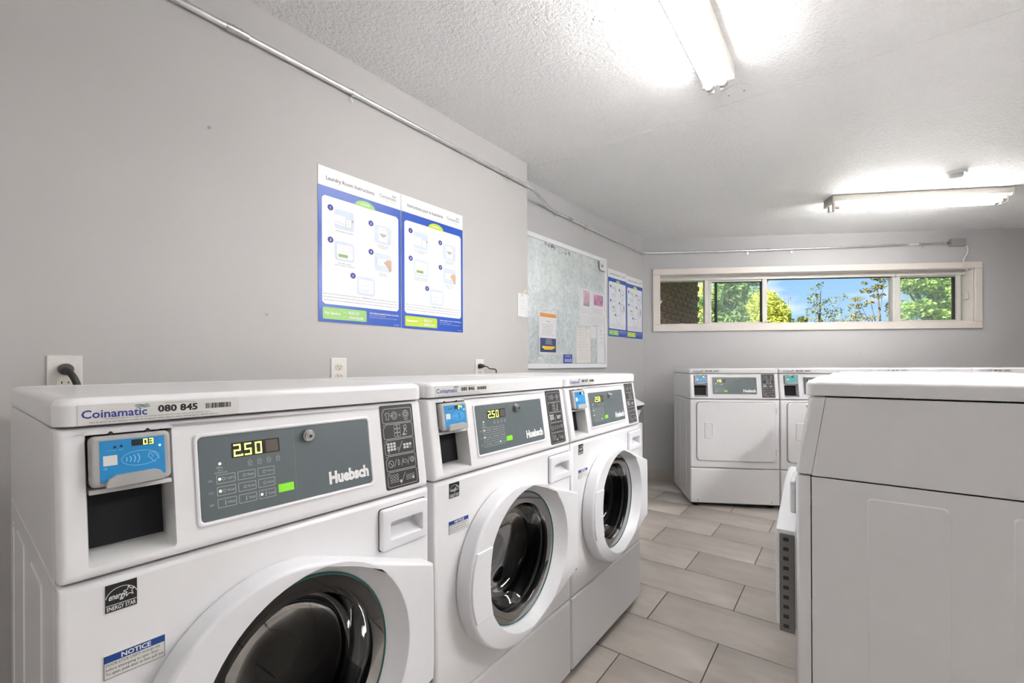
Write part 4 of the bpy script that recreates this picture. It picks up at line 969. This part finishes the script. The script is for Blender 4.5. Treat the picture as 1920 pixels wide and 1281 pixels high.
# taped paper at the end of the near wall
o = thing('taped_note', 'small white note taped at the edge of the near wall, left of notice board', 'paper', on1(2.232, 1.478, .0), W1ANG)
b = MB(); b.box(0, .103, -.0030, -.0018, 0, .146); b.build('sheet', M_paper, o)
Ink(lambda x, z, l: (x, -.0030-l*.0004, z)).rect(.02, .075, .100, .102).rect(.02, .082, .085, .087).rect(.02, .07, .07, .072).rect(.02, .08, .052, .054).build('lettering', mat('ink_faint', ()), o)
b = MB(); b.hexa([(.030, -.0042, .13), (.045, -.0042, .125), (.045, -.0032, .125), (.030, -.0032, .13)], [(.078, -.0042, .178), (.092, -.0042, .170), (.092, -.0032, .170), (.078, -.0032, .178)]); b.build('tape', mat('tape', (.66, .62, .45), .4), o)
for nm, P, lb in (('wall_hook', on1(.58, 1.966), 'tiny dark nail in the near wall, high above the nearest washer'), ('wall_hook', on1(.757, 1.361), 'tiny nail in the near wall, lower, left of the posters'), ('wall_hook', onb(2.083, 1.285), 'tiny dark nail in the back wall between window and dryers')):
    o = thing(nm, lb, 'nail', P, W1ANG if P.x < -1.6 else BANG)
    b = MB(); b.tube([(0, .002, 0), (0, -.004, 0)], .0028, 8); b.tube([(0, -.004, 0), (0, -.0052, 0)], .0045, 8); b.build('nail', M_conduitp, o)

# ------------------------------------------------------------------ ceiling fixtures
def fixture(label, loc, rz, L=1.22, m=None, rods=0):
    hw = .063 if not rods else .13  # wider housing on the added fill lights, blocks their glow on the ceiling
    o = thing('fluorescent_fixture', label, 'ceiling light', loc, rz, 'two-tube fluorescent ceiling lights')
    b = MB()
    prof = [(-hw, 0), (-hw, -.040), (-hw+.006, -.046), (hw-.006, -.046), (hw, -.040), (hw, 0)]
    b.prism(prof, lambda p, h: (h, p[0], p[1]), -L/2, L/2); b.build('housing', M_fix, o, bevel=.002, seg=1)
    if rods:
        for x in (-.4, .4): b = MB(); b.tube([(x, 0, -.002), (x, 0, rods)], .005, 8); b.build('fill_light_rod', M_steel, o)
    for s_ in (-1, 1):
        b = MB(); x = s_*(L/2); b.box(min(x, x-s_*.018), max(x, x-s_*.018), -hw-.001, hw+.001, -.062, -.001); b.build('end_cap', M_fix, o, bevel=.003)
        for y in (-.027, .027):
            b = MB(); x = s_*(L/2-.026); b.box(x-.008, x+.008, y-.013, y+.013, -.102, -.040); b.build('lamp_holder', M_fix, o, bevel=.003)
    for y in (-.027, .027):
        b = MB(); b.tube([(-L/2+.035, y, -.083), (L/2-.035, y, -.083)], .0165, 16); t = b.build('tube', m or M_tube, o, smooth=True)
        for s_ in (-1, 1):
            b = MB(); b.tube([(s_*(L/2-.062), y, -.083), (s_*(L/2-.034), y, -.083)], .0171, 14); b.build('tube_cap', M_steel, t, smooth=True)
    return o
fixture('ceiling fluorescent light nearest the camera, cut by the top of the photo', (-.443, 1.505, H-.001), pi/2)
fixture('fluorescent ceiling light near the back wall above the window', (.425, 4.545, H-.001), .5105, m=M_tubeb)
DROP = .38  # hanging fill lights, added out of view to even out the room's brightness
for x, y, t in ((1.15, -.6, 'added fill light behind the camera on the right side'), (-.5, -1.2, 'added fill light behind the camera on the left side'), (.80, 2.0, 'added fill light over the right row, outside the picture'), (1.45, 3.7, 'added fill light at the far right of the room, out of view')):
    fixture(t, (x, y, H-DROP), pi/2, m=M_fill_soft if y < 0 or y > 3 else M_fill_bright, rods=DROP-.001)
# ceiling round parts
o = thing('smoke_detector', 'round white smoke detector on ceiling beside the far light', 'smoke detector', (.593, 4.20, H))
b = MB(); C3 = lambda r, z, n=28: [(r*cos(2*pi*i/n), r*sin(2*pi*i/n), z) for i in range(n)]
b.loops([C3(.062, 0), C3(.062, -.012), C3(.058, -.018)], cap1=True, cap0=True); b.build('base', M_plastic, o, smooth=True)
b = MB(); b.loops([C3(.042, -.0175), C3(.042, -.030), C3(.036, -.038), C3(.012, -.040)], cap1=True, cap0=True); b.build('sensor_head', mat('detector_grey', (.62, .62, .58), .5), o, smooth=True)
o = thing('ceiling_cover', 'flat round painted cover plate on ceiling past the end of the near light', 'cover plate', (-.41, 2.325, H))
b = MB(); b.loops([C3(.068, 0), C3(.068, -.003), C3(.064, -.0055)], cap1=True, cap0=True); b.build('plate', M_ceil, o, smooth=True)
for x in (-.033, .033):
    b = MB(); b.tube([(x, 0, -.005), (x, 0, -.0068)], .004, 8); b.build('screw', M_conduitp, o)

# ------------------------------------------------------------------ outside
b = MB(); b.box(-40, 40, -10, 70, -.6, -.13); setkind(b.build('ground', M_grass), 'structure')
# brick wing projecting on the left
bw_ = empty('wall_outside'); setkind(bw_, 'structure'); bx0 = -1.90
BWX = -1.745
b = MB(); b.box(BWX-.35, BWX-.012, 4.86, 6.93, -.13, 3.6); b.build('backing', M_mortar, bw_)
brm = None
rnd = random.Random(3); cnt = 0
zc = 1.20
row = 0
while zc < 3.0:
    y = 4.87 - (.1 if row % 2 else 0); 
    while y < 6.93:
        y0, y1 = max(y, 4.865), y+.205
        if row % 2 == 0 and y1 > 6.85: y1 = 6.99
        elif y1 > 6.93: y1 = 6.935
        if y1-y0 > .05:
            key = round(y1-y0, 3)
            if brm is None or key not in brm:
                m = MB(); m.box(-.05, 0, 0, y1-y0, 0, .066); o = m.build('brick', M_brick, bw_, bevel=.004, seg=1)
                brm = brm or {}; brm[key] = o.data
            else: o = bpy.data.objects.new('brick', brm[key]); COL.objects.link(o); o.parent = bw_
            o.location = (BWX+rnd.uniform(-.003, .003), y0, zc); cnt += 1
        y += .215
    zc += .076; row += 1
b = MB(); b.box(BWX-.30, BWX+.25, 4.85, 7.1, 3.6, 3.7); b.build('roof_edge', M_concrete, bw_)

def leafquads(rnd, centre, rad, n, size, vs, fs, shell=.55):
    for _ in range(n):
        while True:
            p = Vector((rnd.uniform(-1, 1), rnd.uniform(-1, 1), rnd.uniform(-1, 1)))
            if p.length < 1 and p.length > shell*rnd.random(): break
        p = Vector((centre[0]+p.x*rad[0], centre[1]+p.y*rad[1], centre[2]+p.z*rad[2]))
        a = Vector((rnd.gauss(0, 1), rnd.gauss(0, 1), rnd.gauss(0, .8))).normalized(); c = a.cross(Vector((rnd.gauss(0, 1), rnd.gauss(0, 1), rnd.gauss(0, 1)))).normalized()
        s = size*rnd.uniform(.6, 1.3); k = len(vs)
        vs += [p-a*s, p+c*s*.45, p+a*s, p-c*s*.45]; fs.append((k, k+1, k+2, k+3))
def at(u, D, z=0):
    a = (u-960)/834.1; v = (F0+R0*a)*D; return Vector((v.x, v.y, z))
def zat(v, D): return EYE+(684.3-v)/834.1*D
def tree(name, label, u, D, blobs, leafM, size, trunk=None, seed=1, group=None, dens=1):
    # blobs: list of (du_px, v_px, rw_px, rh_px, n) in the picture plane at distance D, given depth
    base = at(u, D, -.14); o = thing(name, label, 'tree', base, 0, group); rnd = random.Random(seed)
    vs, fs = [], []; k = D/834.1; tops = []
    for du, v, rw, rh, n in blobs:
        dd_ = rnd.uniform(-.4, .4)*rw*k
        c = R0*(du*k)+F0*dd_+Vector((0, 0, zat(v, D)+.14)); tops.append(c)
        leafquads(rnd, c, (rw*k, rw*k, rh*k), int(n*dens), size, vs, fs)
    me = bpy.data.meshes.new('foliage'); me.from_pydata([tuple(p) for p in vs], [], fs); me.materials.append(leafM); f = bpy.data.objects.new('foliage', me); COL.objects.link(f); f.parent = o; f['kind'] = 'stuff'
    b = MB(); th = trunk or .12
    top = max(tops, key=lambda c: c.z)
    b.tube([(0, 0, 0), (top.x*.3, top.y*.3, top.z*.45), (top.x*.8, top.y*.8, top.z*.95)], [th, th*.7, th*.2], 8); b.build('trunk', M_bark, o, smooth=True)
    for i, c in enumerate(tops):
        if i % 2 == 0 or len(tops) < 12:
            h = min(c.z*.75, top.z*.8); s0 = Vector((top.x*h/top.z, top.y*h/top.z, h*.9))
            if (c-s0).length > .1:
                b = MB(); mid = (s0+c)/2+Vector((0, 0, -.04*(c-s0).length)); b.tube([s0, mid, c], [th*.3, th*.2, th*.06], 6); b.build('branch', M_bark, o, smooth=True)
    return o
L_dense = leafmat('leaf_dense', (.16, .27, .12), (.42, .55, .20))
L_yel = leafmat('leaf_yellow', (.42, .45, .07), (.85, .82, .22))
L_sparse = leafmat('leaf_sparse', (.14, .18, .07), (.34, .36, .14))
L_brown = leafmat('leaf_brown', (.16, .15, .05), (.36, .32, .13))
rnd = random.Random(11)
def cloud(u0, u1, v0, v1, n, r, leaves, skip=None):
    out = []
    for _ in range(n):
        uu = rnd.uniform(u0, u1); vv = rnd.uniform(v0, v1)
        if skip and skip(uu, vv): continue
        out.append((uu, vv, r*rnd.uniform(.8, 1.2), r*rnd.uniform(.7, 1.1), leaves))
    return out
def mk(u, lst): return [(a-u, b_, c, d_, n) for a, b_, c, d_, n in lst]
# dense green tree, second pane
tree('broadleaf_tree', 'full green tree filling the second pane from the left', 1395, 15, mk(1395, cloud(1330, 1425, 535, 680, 40, 22, 420, skip=lambda u, v: v < 548 and u < 1345)+[(1410, 527, 26, 12, 400), (1350, 523, 18, 7, 160)]), L_dense, .085, .16, 1)
tree('yellow_tree', 'yellow green round tree at the left edge of the wide pane', 1455, 12, mk(1455, [(1440, 575, 30, 32, 1500), (1462, 590, 20, 24, 900), (1440, 620, 40, 30, 1500), (1475, 615, 16, 18, 500)]), L_yel, .055, .1, 2)
tree('yellow_tree', 'yellow green foliage strip beside the dark brick wall', 1300, 20, mk(1300, [(1310, 560, 22, 14, 400), (1318, 590, 20, 24, 900), (1316, 615, 20, 20, 700), (1322, 540, 12, 10, 160)]), L_yel, .07, .1, 3)
tree('young_tree', 'sparse young tree in the middle of the wide pane against sky', 1532, 10, mk(1532, [(1528, 540, 9, 8, 26), (1540, 536, 8, 6, 12), (1528, 560, 12, 12, 60), (1532, 580, 14, 12, 75), (1556, 566, 12, 10, 42), (1580, 560, 9, 9, 22), (1565, 585, 16, 12, 70), (1545, 600, 22, 10, 90), (1590, 592, 14, 10, 34), (1575, 606, 22, 8, 60), (1520, 590, 10, 14, 26)]), L_sparse, .035, .035, 4)
tree('slender_tree', 'thin tree with brown green layered leaves at the right of wide pane', 1664, 9.5, mk(1664, [(1630, 547, 14, 4.5, 90), (1645, 541, 12, 5, 80), (1655, 527, 14, 6, 90), (1638, 524, 9, 4, 40), (1612, 563, 14, 4, 60), (1650, 557, 12, 4.5, 60), (1610, 576, 16, 6, 90), (1632, 569, 10, 4, 40), (1608, 592, 14, 7, 80), (1630, 600, 14, 5, 50), (1664, 580, 5, 12, 45), (1625, 533, 8, 3, 30), (1600, 604, 14, 5, 40)]), L_brown, .032, .04, 5)
tree('broadleaf_tree', 'dense bright green tree filling the right hand pane', 1740, 13, mk(1740, cloud(1690, 1815, 505, 690, 52, 22, 420)), L_dense if 0 else leafmat('leaf_bright', (.20, .33, .10), (.62, .72, .24)), .065, .18, 6)
tree('bare_shrub', 'bare twiggy shrub right of the yellow tree', 1480, 14, mk(1480, [(1478, 552, 3, 6, 3), (1484, 560, 3, 5, 3), (1472, 566, 3, 5, 3)]), L_sparse, .03, .02, 8)
tree('far_bush', 'small dark rounded bush low in the wide pane', 1505, 40, mk(1505, [(1505, 602, 9, 7, 400), (1505, 640, 20, 30, 500)]), L_sparse, .12, .08, 9)
for o in bpy.data.objects:
    if '_own' in o: del o['_own']
